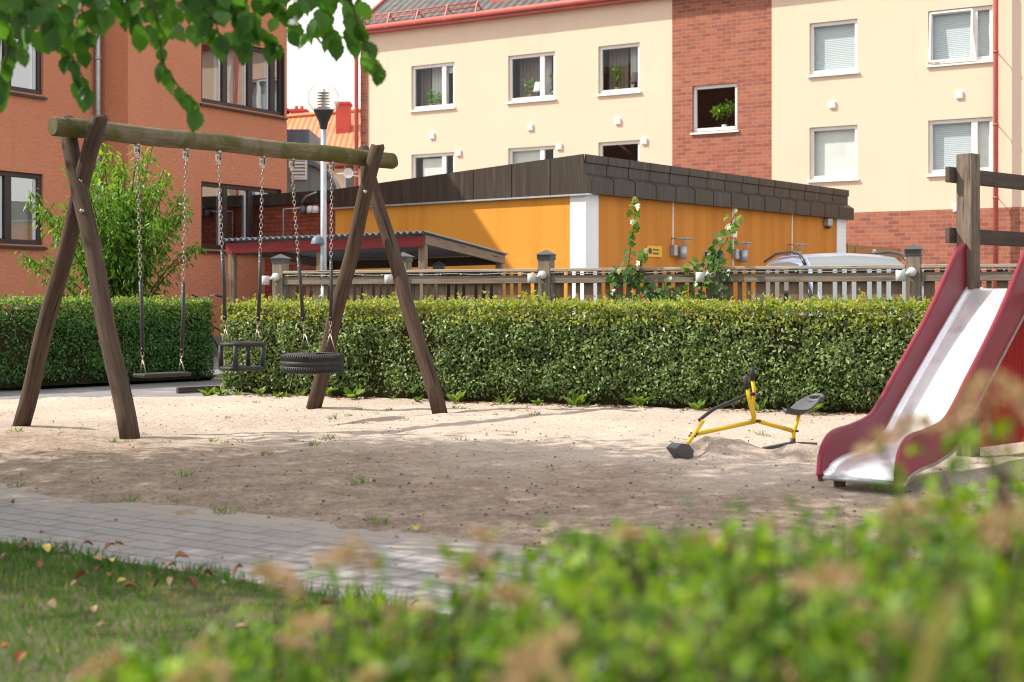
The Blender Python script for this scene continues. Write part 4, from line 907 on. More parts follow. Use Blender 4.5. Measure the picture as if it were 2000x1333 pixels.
# ================================================================ BICYCLES
def bicycle(p, yaw, label, barmat, basket, barh=1.18):
    ca, sa = math.cos(yaw), math.sin(yaw); W = lambda x, y, z: np.array([p[0]+x*ca-y*sa, p[1]+x*sa+y*ca, z])
    t = thing('bicycle', label, 'bicycle', (p[0], p[1], 0), 'bicycles behind the hedge')
    for x in (0, -1.05):
        axw = np.array([[ca, sa, 0], [0, 0, 1], [-sa, ca, 0.]]); b = MB(); b.lathe([(.315, .012), (.335, 0), (.315, -.012), (.305, 0), (.315, .012)], W(x, 0, .335), 32, ax=axw); w = b.build('wheel', M['rubber'], t)
        b = MB()
        for k in range(16): a = 2*PI*k/16; b.tube([W(x, 0, .335), W(x+.31*math.cos(a), 0, .335+.31*math.sin(a))], .0015, 4)
        b.build('spokes', M['chain'], w)
    b = MB(); hd = W(-.17, 0, .86)
    for a, c in ((W(-.17, 0, .86), W(-.60, 0, .30)), (W(-.60, 0, .30), W(-.76, 0, .80)), (W(-.2, 0, .78), W(-.70, 0, .58)), (W(-.60, 0, .30), W(-1.05, 0, .335)), (W(-1.05, 0, .335), W(-.74, 0, .72)), (W(-.17, 0, .86), W(0, 0, .335))): b.tube([a, c], .014, 8)
    b.build('frame', M['black'], t)
    b = MB(); b.tube([W(-.78, 0, .8), W(-.80, 0, .92)], .012, 8); b.box(W(-.86, 0, .95), (.27, .17, .06), np.array([[ca, sa, 0], [-sa, ca, 0], [0, 0, 1]])); b.build('saddle', M['black'], t, bevel=.02)
    b = MB(); b.tube([hd, W(-.20, 0, barh-.08), W(-.17, 0, barh-.06)], .013, 8)
    for s in (-1, 1): b.tube([W(-.17, 0, barh-.06), W(-.14, s*.10, barh-.04), W(-.20, s*.19, barh+.02), W(-.27, s*.25, barh+.03)], .011, 8)
    b.build('handlebar', M[barmat], t)
    for s in (-1, 1): b = MB(); b.tube([W(-.27, s*.25, barh+.03), W(-.40, s*.29, barh)], .016, 8); b.build('grip', M['black'], t)
    if basket:
        b = MB(); c = lambda x, y, z: W(.08+x, y, .88+z)
        for z, k in ((.0, .8), (.08, .87), (.16, .94), (.24, 1.0)):
            q2 = [c(-.14*k, -.18*k, z), c(.14*k, -.18*k, z), c(.14*k, .18*k, z), c(-.14*k, .18*k, z)]
            for i in range(4): b.tube([q2[i], q2[(i+1) % 4]], .007, 5)
        for i in range(15):
            f = -1+2*i/14
            for s in (-1, 1): b.tube([c(.11*f, s*.145, 0), c(.14*f, s*.18, .24)], .004, 4); b.tube([c(s*.112, .144*f, 0), c(s*.14, .18*f, .24)], .004, 4)
        b.build('basket', M['curtain_brown'], t)
    return t
bb = P(62, 590, 19.6); bicycle((bb[0], bb[1]), math.radians(-150), 'dark bicycle with a brown wicker basket behind the left hedge', 'black', True, 1.13)
bb = P(372, 590, 21.6); bicycle((bb[0], bb[1]), math.radians(150), 'bicycle with chrome handlebar and black grips beside the shelter post', 'galv', False, 1.12)

# ================================================================ SWING SET
SW = Plane((-3.53, 11.52), (2.2, 2.48)); BZ = 2.445
def build_swing():
    t = thing('swing_frame', 'log swing frame with a mossy crossbeam and four crossed legs', 'swing frame', (-2.4, 12.8, 0))
    s0, s1 = SW.s(104), SW.s(766); b = MB(); n = 14
    pts = [SW.pt(s0+(s1-s0)*i/n, BZ+.006*math.sin(i*1.3)) for i in range(n+1)]
    e0 = SW.pt(s0-.006, BZ); e1 = SW.pt(s1+.006, BZ)
    b.tube([e0]+pts+[e1], [.071]+[.079]*(n+1)+[.071], 20); b.build('crossbeam', M['moss_log'], t)
    legs = [(G(40, 832), P(194, 229, 11.42), .072, .066), (G(255, 860), P(129, 236, 11.72), .076, .066), (G(612, 795), P(737, 286, 13.72), .076, .068), (G(860, 806), P(707, 292, 14.22), .074, .066)]
    for g, p, r0, r1 in legs:
        b = MB(); g = g+np.array([0, 0, -.02]); d = p-g; m = 12; ps = [g+d*i/m+np.array([.008*math.sin(i*1.1), .006*math.cos(i*.9), 0]) for i in range(m+1)]
        ps.append(p+unit(d)*.012); b.tube(ps, [r0+(r1-r0)*i/m for i in range(m+1)]+[r1*.86], 18); b.build('leg', M['log'], t)
    for k, f in ((1, .70), (2, .83), (0, .80)):
        g, p, r0, r1 = legs[k]; c = g+(p-g)*f; r = r0+(r1-r0)*f; b = MB(); b.lathe([(0, r+.012), (.017, r+.010), (.020, r-.012)], c, 10, ax=np.array([[1, 0, 0], [0, 0, 1], [0, -1, 0.]])); b.build('bolt', M['chain'], t)
    return t
build_swing()
def link_tpl(L=.045, r=.0042, w=.012):
    pts = []; n = 10
    for i in range(n):
        a = 2*PI*i/n; pts.append((math.cos(a)*w, math.sin(a)*w+(L/2-w)*(1 if math.sin(a) > 1e-6 else -1 if math.sin(a) < -1e-6 else 0)))
    V = []; Fc = []; k = 5
    for i in range(n):
        p = np.array(pts[i]); tdir = unit(np.array(pts[(i+1) % n])-np.array(pts[i-1])); nn = np.array([tdir[1], -tdir[0]])
        for j in range(k): a = 2*PI*j/k; V.append((p[1]+nn[1]*r*math.cos(a), p[0]+nn[0]*r*math.cos(a), r*math.sin(a)))
    for i in range(n):
        for j in range(k): Fc.append((i*k+j, i*k+(j+1) % k, ((i+1) % n)*k+(j+1) % k, ((i+1) % n)*k+j))
    return V, Fc
LT = link_tpl()
def chain(parent, a, c, name='chain'):
    L = np.linalg.norm(c-a); n = max(2, int(L/.037)); f = (np.arange(n)+.5)/n; pos = a+(c-a)*f[:, None]; ax = np.tile(unit(c-a), (n, 1))
    nr = np.array([[1, .2, 0] if i % 2 else [-.2, 1, 0] for i in range(n)], float); scatter(name, LT[0], LT[1], pos, ax, nr, np.ones(n), M['chain'], parent, smooth=True)
def hanger(t, xt, top_y, ysl0, ysl1, xb, yb, spread):
    """one side of a swing: bracket, chain, rubber sleeve, short chain and the steel triangle"""
    st = SW.s(xt); a = SW.pt(st, BZ-.075); sb, zb = SW.at(xb, yb); c = SW.pt(sb, zb)
    zt0 = SW.at(xt, top_y)[1]; a2 = SW.pt(st, a[2]-.11)
    b = MB(); n3 = np.array([SW.n[0], SW.n[1], 0]); u3 = np.array([SW.u[0], SW.u[1], 0])
    for d in (-.014, .014): b.box(a+np.array([0, 0, -.035])+u3*d, (.006, .05, .10), SW.ax())
    b.tube([a+[0, 0, .01], a+[0, 0, -.02]], .03, 12); b.tube([a+[0, 0, -.055]-u3*.025, a+[0, 0, -.055]+u3*.025], .014, 8); b.box(a+[0, 0, -.095], (.020, .036, .05), SW.ax()); b.build('bracket', M['chain'], t, bevel=.003)
    f = lambda y: SW.pt(st+(sb-st)*((a2[2]-SW.at(xt+(xb-xt)*.5, y)[1])/(a2[2]-zb)), SW.at(xt+(xb-xt)*.5, y)[1])
    p0, p1 = f(ysl0), f(ysl1); chain(t, a2+[0, 0, .02], p0)
    b = MB(); m = (p0+p1)/2+u3*.008; b.tube([p0, m, p1], .0165, 10); b.build('sleeve', M['black'], t)
    b = MB()
    for k in (.05, .14, .95): q2 = p0+(p1-p0)*k; b.lathe([(0, .019), (.006, .018), (.006, .014)], q2, 8, ax=np.array([[1, 0, 0], [0, 0, 1], [0, -1, 0.]]))
    b.build('rivet', M['chain'], t)
    j = c+np.array([0, 0, spread*1.15]); chain(t, p1, j)
    b = MB()
    for s in (-1, 1): b.tube([j+[0, 0, .01], c+n3*s*spread*.5], .0055, 6)
    b.build('triangle', M['chain'], t)
    return c
def build_flat():
    sm, zm = SW.at(316, 733); c = SW.pt(sm, zm); t = thing('flat_swing', 'flat black board swing hanging from two chains, nearest the left legs', 'swing', (c[0], c[1], 0), 'swings on the log frame')
    a1 = hanger(t, 268, 300, 549, 688, 279, 728, .085); a2 = hanger(t, 363, 318, 552, 690, 354, 726, .085)
    mid = (a1+a2)/2; b = MB(); ax = SW.ax(); w, d = .47, .19; V = []; xs = np.linspace(-w/2, w/2, 9)
    z = lambda x, y: -.012*math.cos(x/w*PI)-.006*math.cos(y/d*PI)
    b.box(mid+[0, 0, -.022], (w, d, .032), ax); b.build('seat', M['rubber'], t, bevel=.012)
build_flat()
def build_baby():
    sm, zm = SW.at(470, 672); c = SW.pt(sm, zm); t = thing('toddler_swing', 'black toddler bucket swing with open cage seat, between flat seat and tyre', 'swing', (c[0], c[1], 0), 'swings on the log frame')
    a1 = hanger(t, 427, 322, 489, 626, 441, 670, .10); a2 = hanger(t, 513, 330, 493, 628, 503, 670, .10); mid = (a1+a2)/2; ax = SW.ax(); w, d = .33, .25; L = lambda x, y, z: mid+np.array([x, y, z])@ax
    def ring(z, r, k, flat=1.0):
        b = MB(); co = [(-w/2, -d/2*.6), (-w/2*.7, -d/2), (w/2*.7, -d/2), (w/2, -d/2*.6), (w/2, d/2*.6), (w/2*.7, d/2), (-w/2*.7, d/2), (-w/2, d/2*.6)]
        p = [L(x*k, y*k, z) for x, y in co]; b.tube(p+[p[0], p[1]], r, 8, cap=False); return b
    ring(-.012, .020, 1).build('top_ring', M['rubber'], t)
    b = ring(-.225, .021, 1.03); b.box(L(0, 0, -.232), (w*.8, d*.9, .026), ax); b.build('seat', M['rubber'], t, bevel=.004)
    for x, y in ((-.46, -.42), (.46, -.42), (-.46, .42), (.46, .42)):
        b = MB(); b.tube([L(x*w, y*d, -.02), L(x*w, y*d, -.235)], .021, 8); b.build('upright', M['rubber'], t)
build_baby()
def build_tyre():
    sm, zm = SW.at(610, 692); c0 = SW.pt(sm, zm); t = thing('tyre_swing', 'black car tyre swing hanging flat from two chains', 'swing', (c0[0], c0[1], 0), 'swings on the log frame')
    a1 = hanger(t, 570, 338, 502, 628, 596, 690, .155); a2 = hanger(t, 648, 345, 508, 627, 645, 690, .155); mid = (a1+a2)/2; mid[2] = (a1[2]+a2[2])/2
    sm, _ = SW.at(610, 692); mid[:2] = SW.pt(sm, 0)[:2]
    R0 = .292; H = .088; prof = [(.165, -H+.02), (.20, -H), (.245, -H-.004), (R0-.022, -H+.012), (R0-.004, -H+.035)]
    prof += [(R0, -.045), (R0, -.030), (R0-.004, -.028), (R0-.004, -.020), (R0, -.018), (R0, .018), (R0-.004, .020), (R0-.004, .028), (R0, .030), (R0, .045), (R0-.004, H-.035), (R0-.022, H-.012), (.245, H+.004), (.20, H), (.165, H-.02), (.17, 0), (.165, -H+.02)]
    c = mid+[0, 0, -.092]; b = MB(); b.lathe(prof, c, 56, smooth=True); b.build('tyre', M['rubber'], t)
    n = 76; a = np.concatenate([np.arange(n)/n*2*PI, (np.arange(n)+.5)/n*2*PI]); zz = np.concatenate([np.full(n, .056), np.full(n, -.056)]); m = len(a)
    tv = [(-.5, -.5, 0), (.5, -.5, 0), (.5, .5, 0), (-.5, .5, 0), (-.5, -.5, 1), (.5, -.5, 1), (.5, .5, 1), (-.5, .5, 1)]; tf = [(4, 5, 6, 7), (0, 1, 5, 4), (1, 2, 6, 5), (2, 3, 7, 6), (3, 0, 4, 7)]
    pos = np.stack([c[0]+(R0-.010)*np.cos(a), c[1]+(R0-.010)*np.sin(a), c[2]+zz], 1); nr = np.stack([np.cos(a), np.sin(a), np.sign(zz)*.35], 1); ax = np.stack([-np.sin(a)*.35, np.cos(a)*.35, np.ones(m)*.9], 1)
    scatter('tread', tv, tf, pos, ax, nr, np.tile([.052, .015, .012], (m, 1)), M['rubber'], t)
    u3 = np.array([SW.u[0], SW.u[1], 0]); n3 = np.array([SW.n[0], SW.n[1], 0])
    for s in (-1, 1): b = MB(); b.box(mid+u3*s*.17+[0, 0, -.002], (.05, .24, .010), SW.ax()); b.build('top_strap', M['black'], t, bevel=.004)
build_tyre()

# ================================================================ SLIDE AND TOWER
d2 = unit([.64, .768]); r2_ = np.array([d2[1], -d2[0]]); SP0 = np.array([1.75, 8.1])
def SL(s, z, w): q2 = SP0+d2*s+r2_*w; return np.array([q2[0], q2[1], z])
def smooth(pts, n=6):
    out = []; m = len(pts)
    for i in range(m-1):
        p0, p1, p2, p3 = [np.array(pts[max(0, min(m-1, k))], float) for k in (i-1, i, i+1, i+2)]
        for k in range(n):
            t = k/n; out.append(tuple(.5*((2*p1)+(-p0+p2)*t+(2*p0-5*p1+4*p2-p3)*t*t+(-p0+3*p1-3*p2+p3)*t**3)))
    out.append(tuple(pts[-1])); return out
RIM = smooth([(-.03, .07), (-.018, .16), (.02, .235), (.085, .285), (.18, .308), (.36, .322), (.59, .36), (.75, .45), (.95, .602), (1.22, .80), (1.48, 1.005), (1.72, 1.222), (1.84, 1.335), (1.93, 1.40), (2.06, 1.432), (2.23, 1.44)], 5)
BED = smooth([(-.02, .062), (.03, .078), (.09, .11), (.225, .138), (.48, .163), (.74, .232), (.955, .39), (1.37, .682), (1.86, 1.02), (1.985, 1.10), (2.06, 1.135), (2.23, 1.14)], 5)
def build_slide():
    t = thing('slide', 'dark red slide with a shiny steel bed leading down to the sand', 'slide', SL(1, 0, .23)); Wd = .468
    def strip_uv(): pass
    for w0, w1, lab in ((-.012, .016, None), (Wd-.016, Wd+.012, None)):
        b = MB(); k = 60
        ri = [RIM[int(round(i*(len(RIM)-1)/k))] for i in range(k+1)]; be = [BED[int(round(i*(len(BED)-1)/k))] for i in range(k+1)]
        V = []
        for (s, z), (s2, z2) in zip(ri, be): V += [SL(s, z, w0), SL(s, z, w1), SL(s2, z2-.025, w1), SL(s2, z2-.025, w0)]
        Fc = []
        for i in range(k): a = 4*i; e = 4*i+4; Fc += [(a, e, e+1, a+1), (a+1, e+1, e+2, a+2), (a+2, e+2, e+3, a+3), (a+3, e+3, e, a)]
        Fc += [(0, 1, 2, 3), (4*k, 4*k+3, 4*k+2, 4*k+1)]; b.add(V, Fc, 0, False); pn_ = b.build('side_panel', M['slidered'], t)
        b = MB(); b.tube([SL(s, z, (w0+w1)/2) for s, z in RIM], .019, 10); b.build('rim', M['slidered'], pn_)
        b = MB(); b.tube([SL(s, z-.022, w1 if w0 < .1 else w1+.004) for s, z in BED[3:]], .010, 6); b.build('trim', M['slidetrim'], pn_)
    b = MB(); ws = [.018, .03, .06, .12, .234, .348, .408, .438, .45]; lift = [.030, .012, .003, 0, 0, 0, .003, .012, .030]; V = []
    for s, z in BED:
        for w, l in zip(ws, lift): V.append(SL(s, z+l, w))
    n = len(ws); b.add(V, [(i*n+k, i*n+k+1, (i+1)*n+k+1, (i+1)*n+k) for i in range(len(BED)-1) for k in range(n-1)], 0, True); o = b.build('bed', M['bed'], t)
    md = o.modifiers.new('s', 'SOLIDIFY'); md.thickness = .004
    b = MB(); b.tube([SL(-.02, .062, .02), SL(-.02, .062, Wd-.02)], .014, 10); b.build('lip', M['galv'], t)
    for w in (.05, Wd-.05): b = MB(); b.box(SL(.12, .03, w), (.05, .05, .14), np.array([[d2[0], d2[1], 0], [r2_[0], r2_[1], 0], [0, 0, 1.]])); b.build('foot', M['darkwood'], t)
build_slide()
def build_tower():
    p1 = P(1891, 590, 9.70); p1[2] = 0; rl = unit([.74, .67, 0]); ft = np.array([rl[1], -rl[0], 0]); t = thing('play_tower', 'dark timber play tower with plank railings and a red side panel, above the slide', 'play tower', p1)
    AX = np.array([rl, ft, [0, 0, 1.]]); Q = lambda a, c, z: p1+rl*a+ft*c+np.array([0, 0, z]); D = 1.15; Wt = .86
    for a, c in ((0, 0), (0, Wt), (D, 0), (D, Wt)):
        b = MB(); b.box(Q(a, c, 1.0), (.115, .115, 2.1), AX); b.build('post', M['postwood'], t, bevel=.006)
    for z in (1.91, 1.5):
        b = MB(); b.bar(Q(-.13, -.08, z), Q(D+.1, -.08, z), .034, .105); b.build('rail', M['darkwood'], t, bevel=.004)
        b = MB(); b.bar(Q(-.1, Wt+.08, z), Q(D+.1, Wt+.08, z), .034, .105); b.build('rail', M['darkwood'], t, bevel=.004)
    b = MB(); 
    for k in range(9): b.box(Q(.06+k*.128, Wt/2, 1.10), (.118, Wt+.1, .035), AX)
    b.build('deck', M['darkwood'], t)
    b = MB(); k = .075
    while k < D-.1: b.box(Q(k+.048, .02, .53), (.094, .022, .94), AX); k += .097
    b.build('red_panel', M['redboard'], t)
build_tower()

# ================================================================ SAND DIGGER
DG = Plane(G(1327, 893)[:2], (.842, .539))
def build_digger():
    c = G(1548, 878); t = thing('sand_digger', 'yellow and black ride-on sand digger with levers and a grey seat', 'sand digger', (c[0], c[1], 0)); q2 = lambda x, y, o=0: DG.px(x, y, o)
    fl = np.array([DG.n[0], DG.n[1], 0])
    def arm(name, pts, m, r=.014, off=0): b = MB(); b.tube([q2(x, y, off) for x, y in pts], r, 10); return b.build(name, M[m], t)
    arm('boom', [(1354, 849), (1477, 823)], 'yellow', .0155); arm('beam', [(1474, 821), (1552, 843)], 'yellow', .0155); arm('stick', [(1370, 822), (1337, 871)], 'yellow', .014, .018)
    arm('column', [(1550, 838), (1549, 862)], 'yellow', .016); arm('column_sleeve', [(1549, 857), (1548, 875)], 'black', .019); arm('seat_post', [(1551, 845), (1556, 826), (1562, 806)], 'yellow', .013)
    b = MB(); b.tube([q2(x, y, -.02) for x, y in smooth([(1369, 822), (1384, 810), (1398, 800), (1414, 793), (1440, 782), (1462, 773), (1477, 770)], 3)], .013, 8); b.build('link_rod', M['carblack'], t)
    for pts, g, off in (([(1467, 824), (1463, 800), (1457, 780), (1454, 757)], [(1454, 759), (1452, 748), (1449, 735)], .03), ([(1480, 822), (1476, 795), (1478, 770), (1479, 764), (1475, 743)], [(1475, 744), (1475, 718)], -.03)):
        l = arm('lever', pts, 'yellow', .0135, off); b = MB(); b.tube([q2(x, y, off) for x, y in g], .0175, 10); b.build('grip', M['black'], l)
    b = MB()
    for x, y in ((1355, 847), (1478, 822), (1472, 822), (1552, 842), (1352, 852), (1477, 771)): c3 = q2(x, y); b.tube([c3-fl*.03, c3+fl*.035], .008, 8)
    b.build('bolt', M['carblack'], t)
    hub = q2(1548, 874); b = MB()
    for e in (q2(1492, 879, .0)+[0, 0, -.02], q2(1602, 884, -.05)+[0, 0, -.02], hub+fl*.26+[0, 0, -.06]): e = e.copy(); e[2] = max(.012, sand_h(e[0], e[1])+.010); b.bar(hub+[0, 0, .03], e, .035, .022)
    b.build('tripod', M['greyplastic'], t)
    # bucket: a five sided scoop, closed at the sides and open beneath
    b = MB(); o = [(1307, 876), (1319, 865), (1334, 868), (1343, 879), (1341, 899), (1322, 897)]; A = [q2(x+3, y, -.05) for x, y in o]; b.prism(A, fl*.10)
    bk = b.build('bucket', M['greyplastic'], t, bevel=.012); 
    # saddle: a dished pan rising to a holed backrest
    s0, z0 = DG.at(1532, 800); s1, z1 = DG.at(1598, 776); pan = MB(); n, m = 12, 9; V = []; L = s1-s0
    zc = lambda f: z0+(-.035*math.sin(min(1, f/.75)*PI)*.6)+max(0, f-.45)**1.6*.17; wd = lambda f: .035+.065*min(1, f*1.7)-(.03*max(0, f-.75)/.25)
    for top in (1, 0):
        for i in range(n+1):
            f = i/n
            for j in range(m+1):
                g = -1+2*j/m; V.append(DG.pt(s0+L*(f*.86)+.02*(1-top), zc(f)+.018*g*g+(-.022*(1-g*g)-.006)*(1-top), g*wd(f)*(1 if top else .96)))
    k = (n+1)*(m+1); Fc = []
    for i in range(n):
        for j in range(m): a = i*(m+1)+j; Fc += [(a, a+1, a+m+2, a+m+1), (k+a, k+a+m+1, k+a+m+2, k+a+1)]
    for i in range(n):
        for j in (0, m): a = i*(m+1)+j; Fc.append((a, a+m+1, k+a+m+1, k+a))
    for j in range(m): Fc += [(j, k+j, k+j+1, j+1), (n*(m+1)+j, n*(m+1)+j+1, k+n*(m+1)+j+1, k+n*(m+1)+j)]
    pan.add(V, Fc, 0, True); st = pan.build('seat', M['greyplastic'], t)
    zt = zc(.86); pts = []
    for a in np.linspace(0, 2*PI, 25): pts.append(DG.pt(s0+L*.80+.05*(1+math.cos(a))*.75, zt+.008+.036*(1+math.cos(a))*.55, math.sin(a)*.062))
    b = MB(); b.tube(pts, .016, 8, cap=False); b.build('hand_hole', M['greyplastic'], t)
build_digger()

# ================================================================ HEDGES AND PLANTS
OV = ([(0, 0, 0), (.30, .25, .07), (.68, .20, .04), (1, 0, -.08), (.68, -.20, .04), (.30, -.25, .07), (.5, 0, -.02)], [(0, 1, 6), (1, 2, 6), (2, 3, 6), (3, 4, 6), (4, 5, 6), (5, 0, 6)])
def hedge(name, label, A, B, thick, h, n_front, n_top, size, mats, groupn=None, endcap=True, core_in=.10, topmix=.5):
    A = np.array(A, float); B = np.array(B, float); pl = Plane(A, B-A)
    if np.dot(pl.n, -A) < 0: pl = Plane(A, B-A, True)
    L = float(np.linalg.norm(B-A)); t = thing(name, label, 'hedge', (A[0], A[1], 0), groupn)
    def bul(s, z): return .05*fbm(s, z, 1.6, 4)+.035*fbm(s+9, z, 5, 2)
    b = MB(); nx = int(L/.15); V = []; nz = 6
    for i in range(nx+1):
        s = L*i/nx
        for j in range(nz+1):
            z = (h-core_in)*j/nz; V.append(pl.pt(min(max(s, core_in), L-core_in), z, bul(s, z)-core_in-.10*(j == nz)-.04*(j == 0)))
        V.append(pl.pt(min(max(s, core_in), L-core_in), h-core_in, -thick+core_in)); V.append(pl.pt(min(max(s, core_in), L-core_in), 0, -thick+core_in))
    k = nz+3; b.add(V, [(i*k+j, (i+1)*k+j, (i+1)*k+(j+1) % k, i*k+(j+1) % k) for i in range(nx) for j in range(k)]+[tuple(range(k)), tuple(range(nx*k, nx*k+k))[::-1]]); b.build('branches', M['core'], t)
    # front and end leaves
    s = NR.random(n_front)*L; z = NR.random(n_front)**.92*h; dep = NR.random(n_front)**1.5*.13
    th = np.array([fbm(a, c, 1.3, 3)+.6*fbm(a+5, c, 4.2, 2) for a, c in zip(s, z)]); keep = NR.random(n_front) < np.clip(1.2+1.1*th, .42, 1); keep &= (z > .05+.05*NR.random(n_front)); s, z, dep, th = s[keep], z[keep], dep[keep], th[keep]
    off = np.array([bul(a, c) for a, c in zip(s, z)])-dep-.05*np.clip((z-h+.12)/.12, 0, 1)-.10*np.clip((.2-z)/.2, 0, 1)+.05*np.clip(th, -1, 1)
    pos = np.stack([pl.p[0]+pl.u[0]*s+pl.n[0]*off, pl.p[1]+pl.u[1]*s+pl.n[1]*off, z], 1); n3 = np.array([pl.n[0], pl.n[1], .35]); m = len(pos)
    nr = n3+rv(m)*.95; ax = rv(m)+np.array([pl.n[0]*.35, pl.n[1]*.35, -.35])
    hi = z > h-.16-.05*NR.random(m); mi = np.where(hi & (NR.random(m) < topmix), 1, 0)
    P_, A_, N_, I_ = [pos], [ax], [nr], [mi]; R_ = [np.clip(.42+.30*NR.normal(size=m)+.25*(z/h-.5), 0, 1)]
    if endcap:
        q_ = int(n_front*thick/L)
        for se, sg in ((0, -1), (L, 1)):
            z2 = NR.random(q_)*h; o2 = -NR.random(q_)*thick; s2 = se-sg*NR.random(q_)**1.6*.15+sg*.03; P_.append(np.stack([pl.p[0]+pl.u[0]*s2+pl.n[0]*o2, pl.p[1]+pl.u[1]*s2+pl.n[1]*o2, z2], 1)); A_.append(rv(q_)); N_.append(np.array([pl.u[0]*sg, pl.u[1]*sg, .3])+rv(q_)*.75); I_.append(np.where((z2 > h-.15) & (NR.random(q_) < topmix), 1, 0)); R_.append(NR.random(q_))
    s3 = NR.random(n_top)*L; o3 = -NR.random(n_top)*thick; hh = h+.03*np.array([fbm(a, c, 2.2, 3) for a, c in zip(s3, o3)])+NR.exponential(.016, n_top)-.05*NR.random(n_top)
    P_.append(np.stack([pl.p[0]+pl.u[0]*s3+pl.n[0]*o3, pl.p[1]+pl.u[1]*s3+pl.n[1]*o3, hh], 1)); A_.append(rv(n_top)+[0, 0, .6]); N_.append(rv(n_top)*.9+[0, 0, .8]); I_.append(np.where(NR.random(n_top) < topmix+.2, 1, 0)); R_.append(NR.random(n_top))
    # loose shoots standing out of the top
    for i in range(int(L*5)):
        sx = RD.random()*L; ox = -RD.random()*thick*.8; hx = .05+.10*RD.random()**2; c = int(8+hx*60); f = NR.random(c); P_.append(np.stack([pl.p[0]+pl.u[0]*sx+pl.n[0]*ox+NR.normal(size=c)*.012, pl.p[1]+pl.u[1]*sx+pl.n[1]*ox+NR.normal(size=c)*.012, h+f*hx], 1)); A_.append(rv(c)+[0, 0, .5]); N_.append(rv(c)+[0, 0, .5]); I_.append(np.ones(c)); R_.append(NR.random(c))
    pos = np.concatenate(P_); m = len(pos)
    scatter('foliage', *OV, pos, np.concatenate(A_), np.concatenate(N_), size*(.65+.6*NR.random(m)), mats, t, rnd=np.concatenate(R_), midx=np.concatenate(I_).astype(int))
    return t, pl, L
HA = G(436, 768)[:2]; HB = G(1680, 812)[:2]; HB2 = HA+(HB-HA)*1.45
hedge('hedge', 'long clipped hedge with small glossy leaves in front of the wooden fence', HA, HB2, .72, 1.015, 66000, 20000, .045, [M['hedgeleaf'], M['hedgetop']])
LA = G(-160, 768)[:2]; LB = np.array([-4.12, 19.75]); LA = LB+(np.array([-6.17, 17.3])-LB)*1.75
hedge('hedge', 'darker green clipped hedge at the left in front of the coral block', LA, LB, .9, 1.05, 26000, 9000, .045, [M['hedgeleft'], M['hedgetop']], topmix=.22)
def build_shrub():
    c = P(235, 590, 21.0); c[2] = 0; t = thing('shrub', 'tall loose bright green shrub against the coral wall behind the hedge', 'shrub', c); b = MB(); tips = []
    for i in range(64):
        a = RD.random()*2*PI; sp = RD.random()**.7; h = (3.75-1.3*sp**1.6)*(.62+.38*RD.random()); r = sp*1.5
        e = c+np.array([math.cos(a)*r, math.sin(a)*r*.75, h]); m = c+np.array([math.cos(a)*r*.35, math.sin(a)*r*.3, h*.55]); p = [c+np.array([math.cos(a)*.12, math.sin(a)*.12, 0]), m, (m+e)/2+np.array([0, 0, .1]), e]
        p = [np.array(x) for x in smooth(p, 5)]; b.tube(p, list(np.linspace(.014, .003, len(p))), 5); tips.append(p)
    b.build('branches', M['twig'], t); pos = []; axs = []
    for p in tips:
        for i in range(3, len(p)):
            k = 12 if i < len(p)-3 else 9
            for _ in range(k):
                f = RD.random(); q2 = p[i-1]+(p[i]-p[i-1])*f; side = rv(1)[0]; ext = RD.random()*(.26 if i < len(p)-3 else .10); pos.append(q2+side*ext*[1, 1, .7]); axs.append(side*.8+np.array([0, 0, -.75]))
    pos = np.array(pos); n = len(pos); ok = pos[:, 2] > .25; pos = pos[ok]; axs = np.array(axs)[ok]; n = len(pos)
    LL = ([(0, 0, 0), (.3, .15, .05), (.65, .13, .04), (1, 0, -.12), (.65, -.13, .04), (.3, -.15, .05), (.5, 0, -.01)], OV[1])
    rnd = np.clip(.30+.30*(pos[:, 2]-1.2)/2+.22*NR.normal(size=n), 0, 1); scatter('foliage', *LL, pos, axs, rv(n)+[-.3, -.2, .6], .078+.05*NR.random(n), M['shrubleaf'], t, rnd=rnd)
build_shrub()
